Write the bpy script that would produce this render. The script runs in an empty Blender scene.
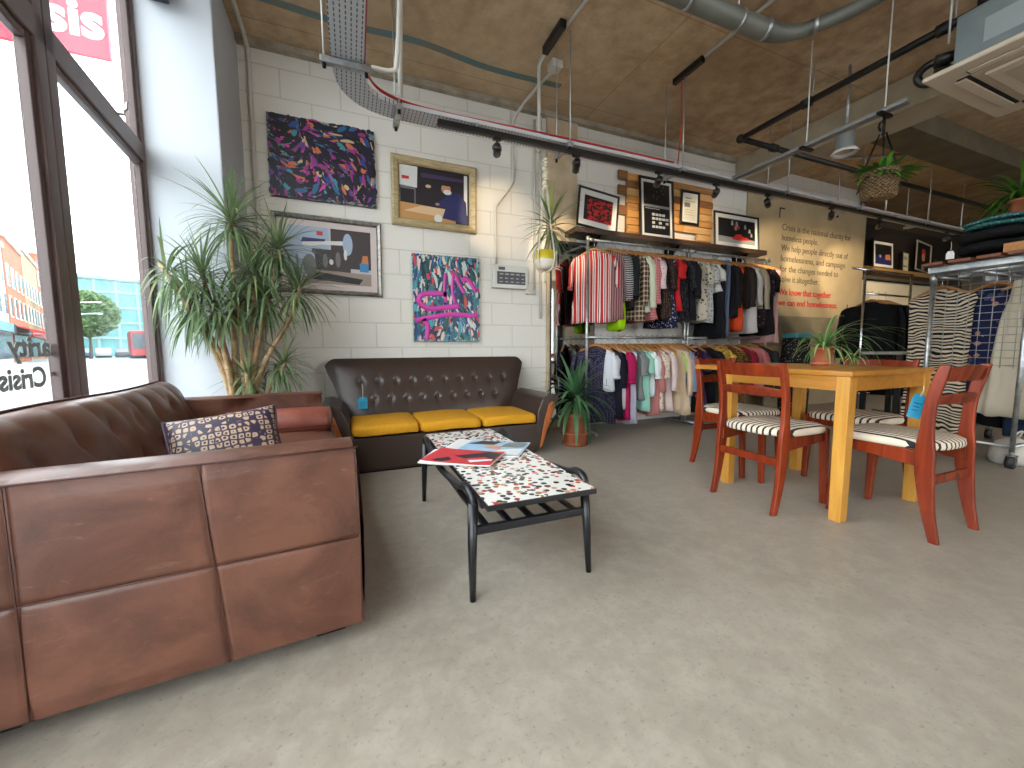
import bpy, bmesh, math, random
from mathutils import Vector, Matrix
PI = math.pi
sc = bpy.context.scene
COL = sc.collection

# ---------------------------------------------------------------- camera
H = 0.88
yaw, pitch, roll = math.radians(22.2), math.radians(5.1), math.radians(-0.33)
fw = Vector((math.sin(yaw)*math.cos(pitch), math.cos(yaw)*math.cos(pitch), -math.sin(pitch)))
r0 = Vector((math.cos(yaw), -math.sin(yaw), 0)); u0 = r0.cross(fw)
rt = math.cos(roll)*r0 + math.sin(roll)*u0
up = -math.sin(roll)*r0 + math.cos(roll)*u0
cam_d = bpy.data.cameras.new('camera'); cam = bpy.data.objects.new('camera', cam_d); COL.objects.link(cam)
cam.matrix_world = Matrix(((rt.x, up.x, -fw.x, 0), (rt.y, up.y, -fw.y, 0), (rt.z, up.z, -fw.z, H), (0, 0, 0, 1)))
cam_d.sensor_fit = 'HORIZONTAL'; cam_d.sensor_width = 36; cam_d.lens = 393/1024*36
cam_d.clip_start = 0.02; cam_d.clip_end = 500
sc.camera = cam

# ---------------------------------------------------------------- sky, exposure
wd = bpy.data.worlds.new('sky'); sc.world = wd; wd.use_nodes = True
bg = wd.node_tree.nodes['Background']
bg.inputs[0].default_value = (0.92, 0.955, 1.0, 1); bg.inputs[1].default_value = 7.0
sc.view_settings.view_transform = 'Standard'; sc.view_settings.look = 'None'
sc.view_settings.exposure = 0.4; sc.view_settings.gamma = 1.0
sc.view_settings.use_curve_mapping = False
sc.cycles.use_denoising = True
sc.cycles.max_bounces = 8; sc.cycles.diffuse_bounces = 5; sc.cycles.transparent_max_bounces = 12
sc.cycles.caustics_reflective = False; sc.cycles.caustics_refractive = False
SPOT_POWER = 1.6

# ---------------------------------------------------------------- helpers
def C(r, g, b):
    f = lambda v: (v/255/12.92) if v/255 <= .04045 else ((v/255+.055)/1.055)**2.4
    return (f(r), f(g), f(b), 1)

class NT:
    def __init__(s, name):
        s.m = bpy.data.materials.new(name); s.m.use_nodes = True
        s.t = s.m.node_tree; s.b = s.t.nodes['Principled BSDF']
    def n(s, kind, **kw):
        n = s.t.nodes.new('ShaderNode'+kind)
        for k, v in kw.items():
            if k in n.inputs.keys(): n.inputs[k].default_value = v
            else: setattr(n, k, v)
        return n
    def l(s, a, b): s.t.links.new(a, b)
    def co(s, kind='Object', scale=(1, 1, 1), rot=(0, 0, 0), loc=(0, 0, 0)):
        tc = s.n('TexCoord'); mp = s.n('Mapping')
        mp.inputs['Scale'].default_value = scale; mp.inputs['Rotation'].default_value = rot; mp.inputs['Location'].default_value = loc
        s.l(tc.outputs[kind], mp.inputs[0]); return mp.outputs[0]
    def noise(s, vec, scale, detail=4, rough=.55, dist=0):
        n = s.n('TexNoise'); n.inputs['Scale'].default_value = scale; n.inputs['Detail'].default_value = detail
        n.inputs['Roughness'].default_value = rough; n.inputs['Distortion'].default_value = dist
        s.l(vec, n.inputs['Vector']); return n.outputs['Fac'] if 'Fac' in n.outputs.keys() else n.outputs[0]
    def ramp(s, fac, stops, interp='LINEAR'):
        r = s.n('ValToRGB'); e = r.color_ramp; e.interpolation = interp
        while len(e.elements) < len(stops): e.elements.new(0.5)
        for el, (p, c) in zip(e.elements, stops): el.position = p; el.color = c
        s.l(fac, r.inputs[0]); return r.outputs[0]
    def mix(s, fac, a, b, mode='MIX'):
        m = s.n('MixRGB', blend_type=mode)
        for i, v in enumerate((fac, a, b)):
            if hasattr(v, 'node'): s.l(v, m.inputs[i])
            else: m.inputs[i].default_value = v
        return m.outputs[0]
    def math(s, op, a, b=0.0):
        m = s.n('Math', operation=op)
        for i, v in enumerate((a, b)):
            if hasattr(v, 'node'): s.l(v, m.inputs[i])
            else: m.inputs[i].default_value = v
        return m.outputs[0]
    def sep(s, vec):
        x = s.n('SeparateXYZ'); s.l(vec, x.inputs[0]); return x.outputs
    def bump(s, h, strength=.3, dist=.01):
        b = s.n('Bump'); b.inputs['Strength'].default_value = strength; b.inputs['Distance'].default_value = dist
        s.l(h, b.inputs['Height']); s.l(b.outputs[0], s.b.inputs['Normal']); return b
    def base(s, c):
        if hasattr(c, 'node'): s.l(c, s.b.inputs['Base Color'])
        else: s.b.inputs['Base Color'].default_value = c
    def rough(s, v):
        if hasattr(v, 'node'): s.l(v, s.b.inputs['Roughness'])
        else: s.b.inputs['Roughness'].default_value = v

_mc = {}
def mat(name, col, rough=.6, metal=0.0, c2=None, scale=8, bump=0, bscale=60, spec=.5):
    """plain or mottled material"""
    if name in _mc: return _mc[name]
    t = NT(name); t.rough(rough); t.b.inputs['Metallic'].default_value = metal
    t.b.inputs['Specular IOR Level'].default_value = spec
    if c2 is not None:
        v = t.co(); t.base(t.mix(t.ramp(t.noise(v, scale), [(.35, (0, 0, 0, 1)), (.65, (1, 1, 1, 1))]), col, c2))
    else: t.base(col)
    if bump: t.bump(t.noise(t.co(), bscale), bump, .004)
    _mc[name] = t.m; return t.m

class B:
    """collects shapes into one bmesh"""
    def __init__(s): s.bm = bmesh.new()
    def _add(s, verts, faces, mi=0, smooth=False):
        vs = [s.bm.verts.new(v) for v in verts]
        for f in faces:
            try:
                fc = s.bm.faces.new([vs[i] for i in f]); fc.material_index = mi; fc.smooth = smooth
            except ValueError: pass
        return vs
    def box(s, x0, x1, y0, y1, z0, z1, mi=0, M=None):
        v = [Vector(p) for p in ((x0, y0, z0), (x1, y0, z0), (x1, y1, z0), (x0, y1, z0), (x0, y0, z1), (x1, y0, z1), (x1, y1, z1), (x0, y1, z1))]
        if M is not None: v = [M @ p for p in v]
        s._add(v, [(0, 3, 2, 1), (4, 5, 6, 7), (0, 1, 5, 4), (1, 2, 6, 5), (2, 3, 7, 6), (3, 0, 4, 7)], mi); return s
    def loft(s, rings, closed=True, cap=True, mi=0, smooth=True, loop=False):
        n = len(rings[0]); k = len(rings)
        verts = [p for r in rings for p in r]; f = []
        for i in range(k if loop else k-1):
            i2 = (i+1) % k
            for j in range(n if closed else n-1):
                f.append((i*n+j, i*n+(j+1) % n, i2*n+(j+1) % n, i2*n+j))
        if cap and closed and not loop: f.append(tuple(range(n-1, -1, -1))); f.append(tuple((k-1)*n+j for j in range(n)))
        s._add(verts, f, mi, smooth); return s
    def tube(s, pts, r, n=8, mi=0, cap=True, flat=1.0):
        pts = [Vector(p) for p in pts]; rings = []; prev = None
        for i, p in enumerate(pts):
            d = (pts[min(i+1, len(pts)-1)] - pts[max(i-1, 0)]).normalized()
            if prev is None:
                a = Vector((0, 0, 1)) if abs(d.z) < .9 else Vector((1, 0, 0)); prev = d.cross(a).normalized()
            x = (prev - d*prev.dot(d)).normalized(); prev = x; y = d.cross(x)
            rr = r[i] if isinstance(r, (list, tuple)) else r
            rings.append([p + x*math.cos(2*PI*k/n)*rr + y*math.sin(2*PI*k/n)*rr*flat for k in range(n)])
        return s.loft(rings, cap=cap, mi=mi)
    def bar(s, p0, p1, w, d, mi=0, w1=None, d1=None, ref=(0, 1, 0)):
        """rectangular bar from p0 to p1"""
        p0, p1 = Vector(p0), Vector(p1); dr = (p1-p0).normalized(); rf = Vector(ref)
        x = (rf.cross(dr)).normalized(); y = dr.cross(x)
        w1 = w if w1 is None else w1; d1 = d if d1 is None else d1
        q = lambda p, a, b: [p + x*sx*a/2 + y*sy*b/2 for sx, sy in ((-1, -1), (1, -1), (1, 1), (-1, 1))]
        return s.loft([q(p0, w, d), q(p1, w1, d1)], mi=mi, smooth=False)
    def lathe(s, prof, c=(0, 0, 0), n=24, mi=0, cap=True):
        c = Vector(c)
        return s.loft([[c + Vector((r*math.cos(2*PI*k/n), r*math.sin(2*PI*k/n), z)) for k in range(n)] for r, z in prof], mi=mi, cap=cap)
    def ball(s, c, rx, ry=None, rz=None, n=12, m=8, mi=0):
        ry = rx if ry is None else ry; rz = rx if rz is None else rz; c = Vector(c)
        return s.loft([[c + Vector((rx*math.sin(PI*i/m)*math.cos(2*PI*k/n), ry*math.sin(PI*i/m)*math.sin(2*PI*k/n), -rz*math.cos(PI*i/m))) for k in range(n)] for i in [.08]+list(range(1, m))+[m-.08]], mi=mi)
    def poly(s, pts, depth, mi=0, axis='y'):
        """extruded polygon; pts in the plane across `axis`"""
        mk = {'y': lambda a, b, d: Vector((a, d, b)), 'z': lambda a, b, d: Vector((a, b, d)), 'x': lambda a, b, d: Vector((d, a, b))}[axis]
        d0, d1 = depth
        return s.loft([[mk(a, b, d0) for a, b in pts], [mk(a, b, d1) for a, b in pts]], mi=mi, smooth=False)
    def grid(s, fn, nu, nv, mi=0, smooth=True):
        verts = [Vector(fn(i/nu, j/nv)) for j in range(nv+1) for i in range(nu+1)]
        f = [(j*(nu+1)+i, j*(nu+1)+i+1, (j+1)*(nu+1)+i+1, (j+1)*(nu+1)+i) for j in range(nv) for i in range(nu)]
        s._add(verts, f, mi, smooth); return s
    def obj(s, name, m, parent=None, bevel=0, seg=2, sub=0, solid=0, smooth=None, loc=None, rz=0):
        s.bm.normal_update()
        bmesh.ops.recalc_face_normals(s.bm, faces=s.bm.faces)
        me = bpy.data.meshes.new(name); s.bm.to_mesh(me); s.bm.free()
        for mm in (m if isinstance(m, (list, tuple)) else [m]): me.materials.append(mm)
        o = bpy.data.objects.new(name, me); COL.objects.link(o)
        if smooth: me.polygons.foreach_set('use_smooth', [True]*len(me.polygons))
        if parent is not None: o.parent = parent
        if loc is not None: o.location = loc
        o.rotation_euler.z = rz
        if solid: md = o.modifiers.new('s', 'SOLIDIFY'); md.thickness = solid; md.offset = 0
        if bevel:
            md = o.modifiers.new('b', 'BEVEL'); md.width = bevel; md.segments = seg; md.limit_method = 'ANGLE'; md.angle_limit = math.radians(40)
            me.polygons.foreach_set('use_smooth', [True]*len(me.polygons)); 
            wn = o.modifiers.new('w', 'WEIGHTED_NORMAL'); wn.keep_sharp = False
        if sub: md = o.modifiers.new('u', 'SUBSURF'); md.levels = sub; md.render_levels = sub
        return o

def thing(name, label, cat, loc=(0, 0, 0), rz=0, group=None):
    o = bpy.data.objects.new(name, None); COL.objects.link(o); o.empty_display_size = .1
    o.location = loc; o.rotation_euler = (0, 0, rz); return tag(o, label, cat, group)
def tag(o, label, cat, group=None, kind=None):
    o['label'] = label; o['category'] = cat
    if group: o['group'] = group
    if kind: o['kind'] = kind
    return o
def struct(o, label=None):
    o['kind'] = 'structure'
    if label: o['label'] = label
    return o
def copy_tree(o, parent=None):
    c = o.copy(); COL.objects.link(c)
    if parent is not None: c.parent = parent
    for ch in list(o.children): copy_tree(ch, c)
    return c
def cr(pts, n=6):
    """Catmull-Rom through pts"""
    P = [Vector(p) for p in pts]; P = [2*P[0]-P[1]] + P + [2*P[-1]-P[-2]]; out = []
    for i in range(1, len(P)-2):
        for k in range(n):
            t = k/n; a, b, c, d = P[i-1:i+3]
            out.append(.5*((2*b)+(c-a)*t+(2*a-5*b+4*c-d)*t*t+(3*b-a-3*c+d)*t**3))
    out.append(P[-2]); return out
def text_mesh(name, body, m, parent, x, z, width=None, size=.1, y=0.0, bold=0.0, rz=0, extrude=.001, flip=False, align='LEFT', shear=0):
    cu = bpy.data.curves.new(name, 'FONT'); cu.body = body; cu.size = size; cu.extrude = extrude; cu.offset = bold; cu.align_x = align; cu.shear = shear
    o = bpy.data.objects.new(name, cu); COL.objects.link(o)
    dg = bpy.context.evaluated_depsgraph_get(); dg.update()
    me = bpy.data.meshes.new_from_object(o.evaluated_get(dg)); bpy.data.objects.remove(o)
    xs = [v.co.x for v in me.vertices]; k = 1.0
    if width and xs: k = width/max(1e-6, max(xs)-min(xs))
    for v in me.vertices:
        a, b, c = v.co; a *= k
        v.co = (x + (-a if flip else a), y - c, z + b)
    me.materials.clear(); me.materials.append(m)
    o = bpy.data.objects.new(name, me); COL.objects.link(o)
    if parent is not None: o.parent = parent
    return o

def split_words(o, n):
    """one lettered line -> one object per word (cut at the n-1 widest gaps)"""
    me = o.data; par = list(range(len(me.vertices)))
    def find(a):
        while par[a] != a: par[a] = par[par[a]]; a = par[a]
        return a
    for e in me.edges:
        a, b = find(e.vertices[0]), find(e.vertices[1])
        if a != b: par[a] = b
    ext = {}
    for v in me.vertices:
        r = find(v.index); x = v.co.x; lo, hi = ext.get(r, (x, x)); ext[r] = (min(lo, x), max(hi, x))
    iv = []
    for lo, hi in sorted(ext.values()):
        if iv and lo <= iv[-1][1]: iv[-1][1] = max(iv[-1][1], hi)
        else: iv.append([lo, hi])
    gaps = sorted(sorted(((b[0]-a[1], (b[0]+a[1])/2) for a, b in zip(iv, iv[1:])), reverse=True)[:n-1], key=lambda g: g[1])
    cuts = [g[1] for g in gaps]
    for k in range(n):
        bm = bmesh.new(); bm.from_mesh(me)
        lo = cuts[k-1] if k else -1e9; hi = cuts[k] if k < n-1 else 1e9
        bmesh.ops.delete(bm, geom=[v for v in bm.verts if not lo <= v.co.x < hi], context='VERTS')
        m2 = bpy.data.meshes.new('lettered_word'); bm.to_mesh(m2); bm.free(); m2.materials.append(me.materials[0])
        w = bpy.data.objects.new('lettered_word', m2); COL.objects.link(w); w.parent = o.parent
    bpy.data.objects.remove(o)

# ---------------------------------------------------------------- shared materials
WOODY = {}
def wood(name, c1, c2, axis='X', scale=9, rough=.4, bump=.05):
    if name in _mc: return _mc[name]
    t = NT(name); sc_ = {'X': (1.2, 14, 14), 'Y': (14, 1.2, 14), 'Z': (14, 14, 1.2)}[axis]
    v = t.co('Object', sc_); n = t.noise(v, scale*.35, 6, .6, .8)
    t.base(t.ramp(n, [(.3, c1), (.7, c2)])); t.rough(rough); t.bump(n, bump, .003); _mc[name] = t.m; return t.m
black_metal = mat('black_metal', C(22, 22, 24), .45, .6)
steel = mat('galvanised_steel', C(150, 152, 152), .38, .85, C(185, 188, 188), 20)
chrome = mat('chrome', C(200, 202, 205), .18, 1.0)
white_paint = mat('white_paint', C(226, 224, 218), .5)
conduit_m = mat('conduit_plastic', C(200, 196, 186), .45)
black_frame = mat('black_frame', C(14, 14, 15), .4)
paper = mat('paper', C(232, 230, 224), .6)
tag_blue = mat('blue_card', C(40, 150, 190), .6)
string_m = mat('string', C(205, 195, 175), .8)
# ================================================================ SETTING
CEIL = 3.31; YB = 3.85
# floor: worn grey concrete screed
t = NT('concrete_floor'); v = t.co()
n1 = t.noise(v, .9, 6, .62); n2 = t.noise(v, 9, 8, .65); n3 = t.noise(v, 70, 3, .6)
c = t.ramp(n1, [(.3, C(146, 138, 126)), (.7, C(169, 160, 147))])
c = t.mix(t.ramp(n2, [(.42, (0, 0, 0, 1)), (.62, (.55, .55, .55, 1))]), c, C(178, 170, 157))
c = t.mix(t.ramp(n3, [(.60, (0, 0, 0, 1)), (.72, (.6, .6, .6, 1))]), c, C(116, 107, 95))
c = t.mix(t.ramp(t.noise(v, 26, 8, .75, .5), [(.38, (.28, .28, .28, 1)), (.54, (0, 0, 0, 1))]), c, C(140, 131, 117))
t.base(c); t.rough(t.ramp(n2, [(.3, (.34,)*3+(1,)), (.7, (.5,)*3+(1,))])); t.bump(n2, .04, .003)
# the floor runs up to the slanting shopfront
PLAN = [(-.47, -5.3), (12.3, -5.3), (12.3, 4.45), (-1.2, 4.05), (-1.2, 3.0), (-.86, .02)]
struct(B().poly(PLAN, (-.12, 0), axis='z').obj('floor', t.m))

# ceiling: brown board-marked concrete
t = NT('concrete_ceiling'); v = t.co()
n1 = t.noise(v, .8, 8, .65, .4); n2 = t.noise(v, 6, 8, .7); 
c = t.ramp(n1, [(.3, C(166, 136, 102)), (.52, C(204, 174, 136)), (.72, C(220, 196, 160))])
c = t.mix(t.ramp(n2, [(.36, (.7, .7, .7, 1)), (.62, (0, 0, 0, 1))]), c, C(150, 122, 90), 'MIX')
c = t.mix(t.ramp(t.noise(v, .35, 5, .6), [(.45, (0, 0, 0, 1)), (.65, (.6, .6, .6, 1))]), c, C(196, 178, 150))
br = t.n('TexBrick'); t.l(v, br.inputs['Vector']); br.offset = 0.0
for k_, v_ in (('Scale', 1.0), ('Mortar Size', .004), ('Mortar Smooth', .3), ('Brick Width', 2.4), ('Row Height', 1.2)): br.inputs[k_].default_value = v_
c = t.mix(t.math('MULTIPLY', br.outputs['Fac'], .45), c, C(62, 50, 36))
t.base(c); t.rough(.85); t.bump(n2, .25, .01)
ceil_m = t.m
struct(B().poly(PLAN, (CEIL, CEIL+.15), axis='z').obj('ceiling', ceil_m))

# painted concrete blockwork
def blockwork(name, col, col2):
    t = NT(name); tc = t.n('TexCoord'); x = t.sep(tc.outputs['Object']); cb = t.n('CombineXYZ')
    t.l(x[0], cb.inputs[0]); t.l(x[2], cb.inputs[1])
    br = t.n('TexBrick'); t.l(cb.outputs[0], br.inputs['Vector']); br.offset = .5
    for k_, v_ in (('Scale', 1.0), ('Mortar Size', .006), ('Mortar Smooth', .35), ('Brick Width', .45), ('Row Height', .225)): br.inputs[k_].default_value = v_
    n = t.noise(tc.outputs['Object'], 38, 6, .65); n0 = t.noise(tc.outputs['Object'], 2.5, 4)
    t.base(t.mix(t.math('MULTIPLY', br.outputs['Fac'], .30), t.mix(n0, col, col2), C(150, 142, 128)))
    h = t.math('ADD', t.math('MULTIPLY', br.outputs['Fac'], -1.0), t.math('MULTIPLY', n, .35))
    t.rough(.55); t.bump(h, .45, .006); return t.m
blk = blockwork('painted_blockwork', C(226, 222, 213), C(214, 209, 199))
struct(B().box(-.733, 7.65, YB, YB+.2, 0, CEIL).obj('wall_back', blk))
# cream smooth wall that carries the lettering
struct(B().box(4.97, 7.65, YB-.02, YB, 0, 2.95).obj('trim_cream_wall', mat('cream_plaster', C(176, 158, 124), .7, c2=C(166, 148, 114), scale=3)))
rec = mat('recess_paint', C(70, 62, 52), .7); cre = mat('recess_cream', C(222, 212, 186), .6)
struct(B().box(7.65, 12.2, 4.3, 4.5, 0, CEIL).obj('wall_recess', rec))
struct(B().box(7.86, 11.5, 4.26, 4.3, .3, 2.08).box(7.86, 11.5, 4.25, 4.27, 1.78, 1.83).obj('trim_recess_panel', [cre]))
struct(B().box(7.45, 7.65, YB, 4.5, 0, CEIL).obj('wall_return', rec))
wall_w = mat('wall_white', C(214, 208, 196), .65)
struct(B().box(12.2, 12.4, -5.3, 4.5, 0, CEIL).obj('wall_right', mat('wall_right_paint', C(120, 108, 92), .7)))
b = B().box(-1.2, 12.4, -5.5, -5.3, 0, .35).box(-1.2, 12.4, -5.5, -5.3, 3.05, CEIL).box(-1.2, 3.4, -5.5, -5.3, .35, 3.05).box(6.9, 12.4, -5.5, -5.3, .35, 3.05)  # unseen wall behind the camera; opening added to let more daylight in
for k in range(6): b.box(1.6+k*1.87-.1, 1.6+k*1.87+.1, -5.5, -5.3, .35, 3.05)
struct(b.obj('wall_front', wall_w))
# pilaster between blockwork bays, bare plaster
pil_m = mat('bare_plaster', C(196, 178, 150), .75, c2=C(176, 156, 126), scale=5)
struct(B().box(1.97, 2.33, YB-.035, YB, 0, CEIL).obj('trim_pilaster', pil_m, bevel=.006))
# white pillar at the window corner
struct(B().box(-1.175, -.733, 3.21, YB+.2, 0, CEIL).obj('wall_pillar', mat('pillar_paint', C(188, 192, 198), .5), bevel=.01))
# downstand beams
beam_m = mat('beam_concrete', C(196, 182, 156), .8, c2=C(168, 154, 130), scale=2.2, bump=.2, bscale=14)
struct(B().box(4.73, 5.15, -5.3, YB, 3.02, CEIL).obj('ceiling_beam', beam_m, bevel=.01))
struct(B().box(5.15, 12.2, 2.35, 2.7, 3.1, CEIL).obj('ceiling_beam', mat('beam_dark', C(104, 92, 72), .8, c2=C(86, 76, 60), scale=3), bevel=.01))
# grey-teal painted band along the wall head and on the ceiling
teal = mat('teal_marking', C(92, 124, 130), .8, c2=C(116, 116, 100), scale=6)
b = B()
pts = [(-.7, 3.36), (0, 3.40), (.6, 3.37), (1.2, 3.44), (1.9, 3.42)]
P = cr([(x, y, CEIL-.002) for x, y in pts], 8)
b.loft([[p+Vector((0, -.035, 0)), p+Vector((0, .035, 0))] for p in P], closed=False, cap=False)
struct(b.obj('trim_ceiling_marking', teal))
spray = mat('blue_spray_paint', C(38, 70, 110), .8, c2=C(50, 60, 72), scale=7)
b = B()
for pl, w in (([(5.5, 1.95), (5.95, 1.75), (6.3, 1.5)], .06), ([(5.3, 1.85), (5.75, 1.95), (6.3, 1.95)], .05), ([(6.1, 1.85), (6.35, 1.65), (6.5, 1.5)], .1)):
    P = cr([(x, y, CEIL-.002) for x, y in pl], 6)
    b.loft([[p+Vector((-w*.6, -w, 0)), p+Vector((w*.6, w, 0))] for p in P], closed=False, cap=False)
struct(b.obj('trim_spray_marking', spray))
struct(B().box(-.73, 4.7, YB-.06, YB, CEIL-.05, CEIL).obj('trim_wall_head', mat('rough_mortar', C(170, 160, 142), .85, c2=C(140, 130, 112), scale=8, bump=.5, bscale=30)))

# ---- shopfront: local frame, x towards the room, y along the glass
WO = Vector((-.004, 1.285, 0)); WA = math.radians(5.1)
WM = Matrix.Translation(WO) @ Matrix.Rotation(WA, 4, 'Z')
frame_m = mat('window_bronze', C(118, 98, 95), .42, .1, c2=C(104, 86, 84), scale=4)
def window(i, y0, y1, zt=2.09):
    """one bay: frame members, transom and two panes"""
    w = bpy.data.objects.new('window_%d' % i, None); COL.objects.link(w); w.matrix_world = WM; struct(w)
    b = B()
    for a, c_ in ((y0, y0+.07), (y1-.07, y1)):
        b.box(-1.0, -.95, a, c_, 0, CEIL)
    fr = b.obj('window_frame', frame_m, w, bevel=.006)
    b = B()
    for a, c_ in ((y0+.07, y0+.10), (y1-.10, y1-.07)): b.box(-.996, -.962, a, c_, .1, CEIL-.1)
    b.obj('glazing_bead', mat('bronze_light', C(96, 80, 78), .4, .1), w, bevel=.004)
    B().box(-1.0, -.95, y0, y1, zt-.055, zt+.055).box(-.996, -.962, y0+.1, y1-.1, zt-.085, zt-.055).obj('transom', frame_m, w, bevel=.006)
    B().box(-1.03, -.95, y0, y1, 0, .12).obj('sill_rail', frame_m, w, bevel=.006)
    B().box(-1.03, -.95, y0, y1, CEIL-.1, CEIL).obj('head_rail', frame_m, w, bevel=.006)
    B().box(-.992, -.987, y0+.1, y1-.1, .12, zt-.07).box(-.992, -.987, y0+.1, y1-.1, zt+.05, CEIL-.1).obj('pane', glass_m, w)
    b = B(); ym = y0+(y1-y0)*.62
    b.box(-.95, -.925, ym-.012, ym+.012, zt+.05, zt+.075); b.tube([(-.93, ym, zt+.065), (-.92, ym+.02, zt+.09), (-.92, ym+.03, zt+.13)], .006, 6)
    b.obj('window_catch', mat('catch_alloy', C(170, 165, 160), .35, .7), w)
t = NT('window_glass'); nt = t.t
tr = t.n('BsdfTransparent'); tr.inputs[0].default_value = (.95, .975, .97, 1); gl = t.n('BsdfGlossy'); gl.inputs['Roughness'].default_value = .02
lw_ = t.n('LayerWeight'); lw_.inputs[0].default_value = .5; fr_ = t.math('ADD', t.math('MULTIPLY', t.math('POWER', lw_.outputs['Facing'], 5.0), .7), .04); mx = t.n('MixShader')
t.l(fr_, mx.inputs[0]); t.l(tr.outputs[0], mx.inputs[1]); t.l(gl.outputs[0], mx.inputs[2])
t.l(mx.outputs[0], nt.nodes['Material Output'].inputs[0]); glass_m = t.m
window(1, .97, 2.06)
for k in range(5): window(2+k, .97-1.12*(k+1), .97-1.12*k)
struct(B().box(-1.05, -.95, -6.9, .97-1.12*5, 0, CEIL, M=WM).obj('wall_left', wall_w))
# strip of wall closing the corner between the shopfront and the pillar
struct(B().box(-1.04, -.95, 2.06, 2.2, 0, CEIL, M=WM).obj('trim_corner_post', frame_m))

# ================================================================ STREET OUTSIDE
asph = mat('street_paving', C(122, 128, 132), .8, c2=C(134, 140, 144), scale=.4)
struct(B().box(-1.06, -160, -60, 260, -.25, -.1, M=WM).obj('ground_street', asph))
SD = math.radians(-23.5)           # bearing of the street
sdv = Vector((math.sin(SD), math.cos(SD), 0)); snv = Vector((math.cos(SD), -math.sin(SD), 0))
def building(dist, length, height, depth, offset, wall, label, shop, sign_c, chim=True):
    root = thing('terrace_building', label, 'building', sdv*dist - snv*offset + Vector((0, 0, -.1)), -SD, 'terrace across the street')
    # local: y along the street, x towards the street (face at x=0)
    B().box(-depth, 0, 0, length, 0, height).obj('wall', wall, root)
    B().box(-depth-.1, .18, -.05, length+.05, height, height+.35).obj('cornice', mat('cornice_stone', C(200, 190, 176), .8), root)
    wm = mat('far_window', C(70, 84, 96), .25); tm = mat('window_trim', C(225, 220, 212), .6)
    nb = max(2, int(length/2.6))
    for fl_ in range(int((height-4)/2.9)+0):
        for k in range(nb):
            y = (k+.5)*length/nb; z = 4.3+2.9*fl_
            f = B().box(-.02, .06, y-.62, y+.62, z-.1, z+1.9).obj('window', tm, root)
            B().box(.05, .08, y-.5, y+.5, z, z+1.8).obj('pane', wm, f)
    B().box(0, .25, .2, length-.2, 2.7, 3.5).obj('shop_sign', sign_c, root)
    B().box(0, .1, .5, length-.5, .4, 2.6).obj('shop_window', shop, root)
    if chim:
        B().box(-3.2, -2.4, length*.4, length*.4+1.6, height, height+1.9).obj('chimney', wall, root)
    return root
bw = mat('render_white', C(170, 166, 158), .8); bo = mat('brick_orange', C(150, 84, 56), .85, c2=C(130, 70, 46), scale=1.5); bt = mat('brick_tan', C(140, 116, 88), .85)
sg = mat('shop_glass', C(50, 62, 70), .2); stl = mat('shop_teal', C(36, 100, 108), .5); srd = mat('shop_red', C(150, 36, 34), .5); sdk = mat('shop_dark', C(60, 64, 70), .5)
building(36, 21.5, 10.2, 10, 6.0, bw, 'white rendered terrace building nearest the shop window', sg, stl)
building(58, 11.5, 11.4, 10, 6.0, bo, 'orange brick terrace building beside the white rendered one', sg, sdk)
building(70, 13.5, 12.2, 10, 6.0, bt, 'tan brick terrace building between the two orange ones', sg, srd)
building(84, 18, 14.2, 10, 6.0, bo, 'farthest orange brick terrace building along the street', sg, stl)
aw = thing('shop_awning', 'red shop awning on the white terrace building', 'awning', sdv*58.5 - snv*5.7, -SD)
b = B(); b.loft([[Vector((0, 0, 3.3)), Vector((1.9, 0, 2.7)), Vector((1.9, 0, 2.45)), Vector((0, 0, 3.2))], [Vector((0, 9, 3.3)), Vector((1.9, 9, 2.7)), Vector((1.9, 9, 2.45)), Vector((0, 9, 3.2))]], smooth=False)
b.obj('canopy', mat('awning_red', C(170, 40, 42), .7), aw)
B().tube([(0, .1, 2.6), (1.9, .1, 2.6)], .04, 6).tube([(0, 8.9, 2.6), (1.9, 8.9, 2.6)], .04, 6).obj('awning_arm', steel, aw)
# glazed office block closing the view
ob = thing('office_block', 'pale glazed office block closing the end of the street', 'building', sdv*112 - snv*5.2 + Vector((0, 0, -.1)), -SD)
om = mat('office_glass', C(64, 128, 132), .25, c2=C(90, 146, 146), scale=.2); of = mat('office_frame', C(120, 146, 146), .6)
B().box(-8, 16, 0, 12, 0, 15).obj('wall', om, ob)
b = B()
for z in (3.4, 6.4, 9.4, 12.4, 14.8): b.box(-8.1, 16.1, -.25, .1, z, z+.45)
for k in range(9): b.box(-8+k*3, -7.6+k*3, -.2, .1, 0, 15)
b.obj('facade_grid', of, ob)
B().box(-8.3, 16.3, -.5, 12, 15, 15.6).obj('roof', of, ob)
random.seed(5)
def leafy(root, name, m, c, r, n, ls, seed):
    random.seed(seed); b = B()
    for _ in range(n):
        d = Vector((random.gauss(0, 1), random.gauss(0, 1), random.gauss(0, 1))).normalized()*r*random.uniform(.45, 1)**.6
        p = Vector(c)+Vector((d.x, d.y, d.z*.95)); a = Vector((random.gauss(0, 1), random.gauss(0, 1), random.gauss(0, 1))).normalized()
        e = a.orthogonal().normalized(); s_ = ls*random.uniform(.6, 1.2)
        b._add([p-a*s_, p+e*s_*.5, p+a*s_, p-e*s_*.5], [(0, 1, 2, 3)], 0)
    return b.obj(name, m, root)
tr_ = thing('street_tree', 'round green street tree in front of the glazed office block', 'tree', sdv*78 - snv*1.6 + Vector((0, 0, -.1)))
B().tube([(0, 0, 0), (.1, 0, 2), (0, .1, 4.5)], [.22, .17, .12], 8).obj('trunk', mat('bark', C(96, 84, 70), .9), tr_)
lf_tree = mat('tree_leaf', C(78, 104, 52), .7, c2=C(54, 84, 50), scale=1.0)
leafy(tr_, 'foliage', lf_tree, (0, 0, 6.0), 3.3, 2600, .33, 3)
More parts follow.
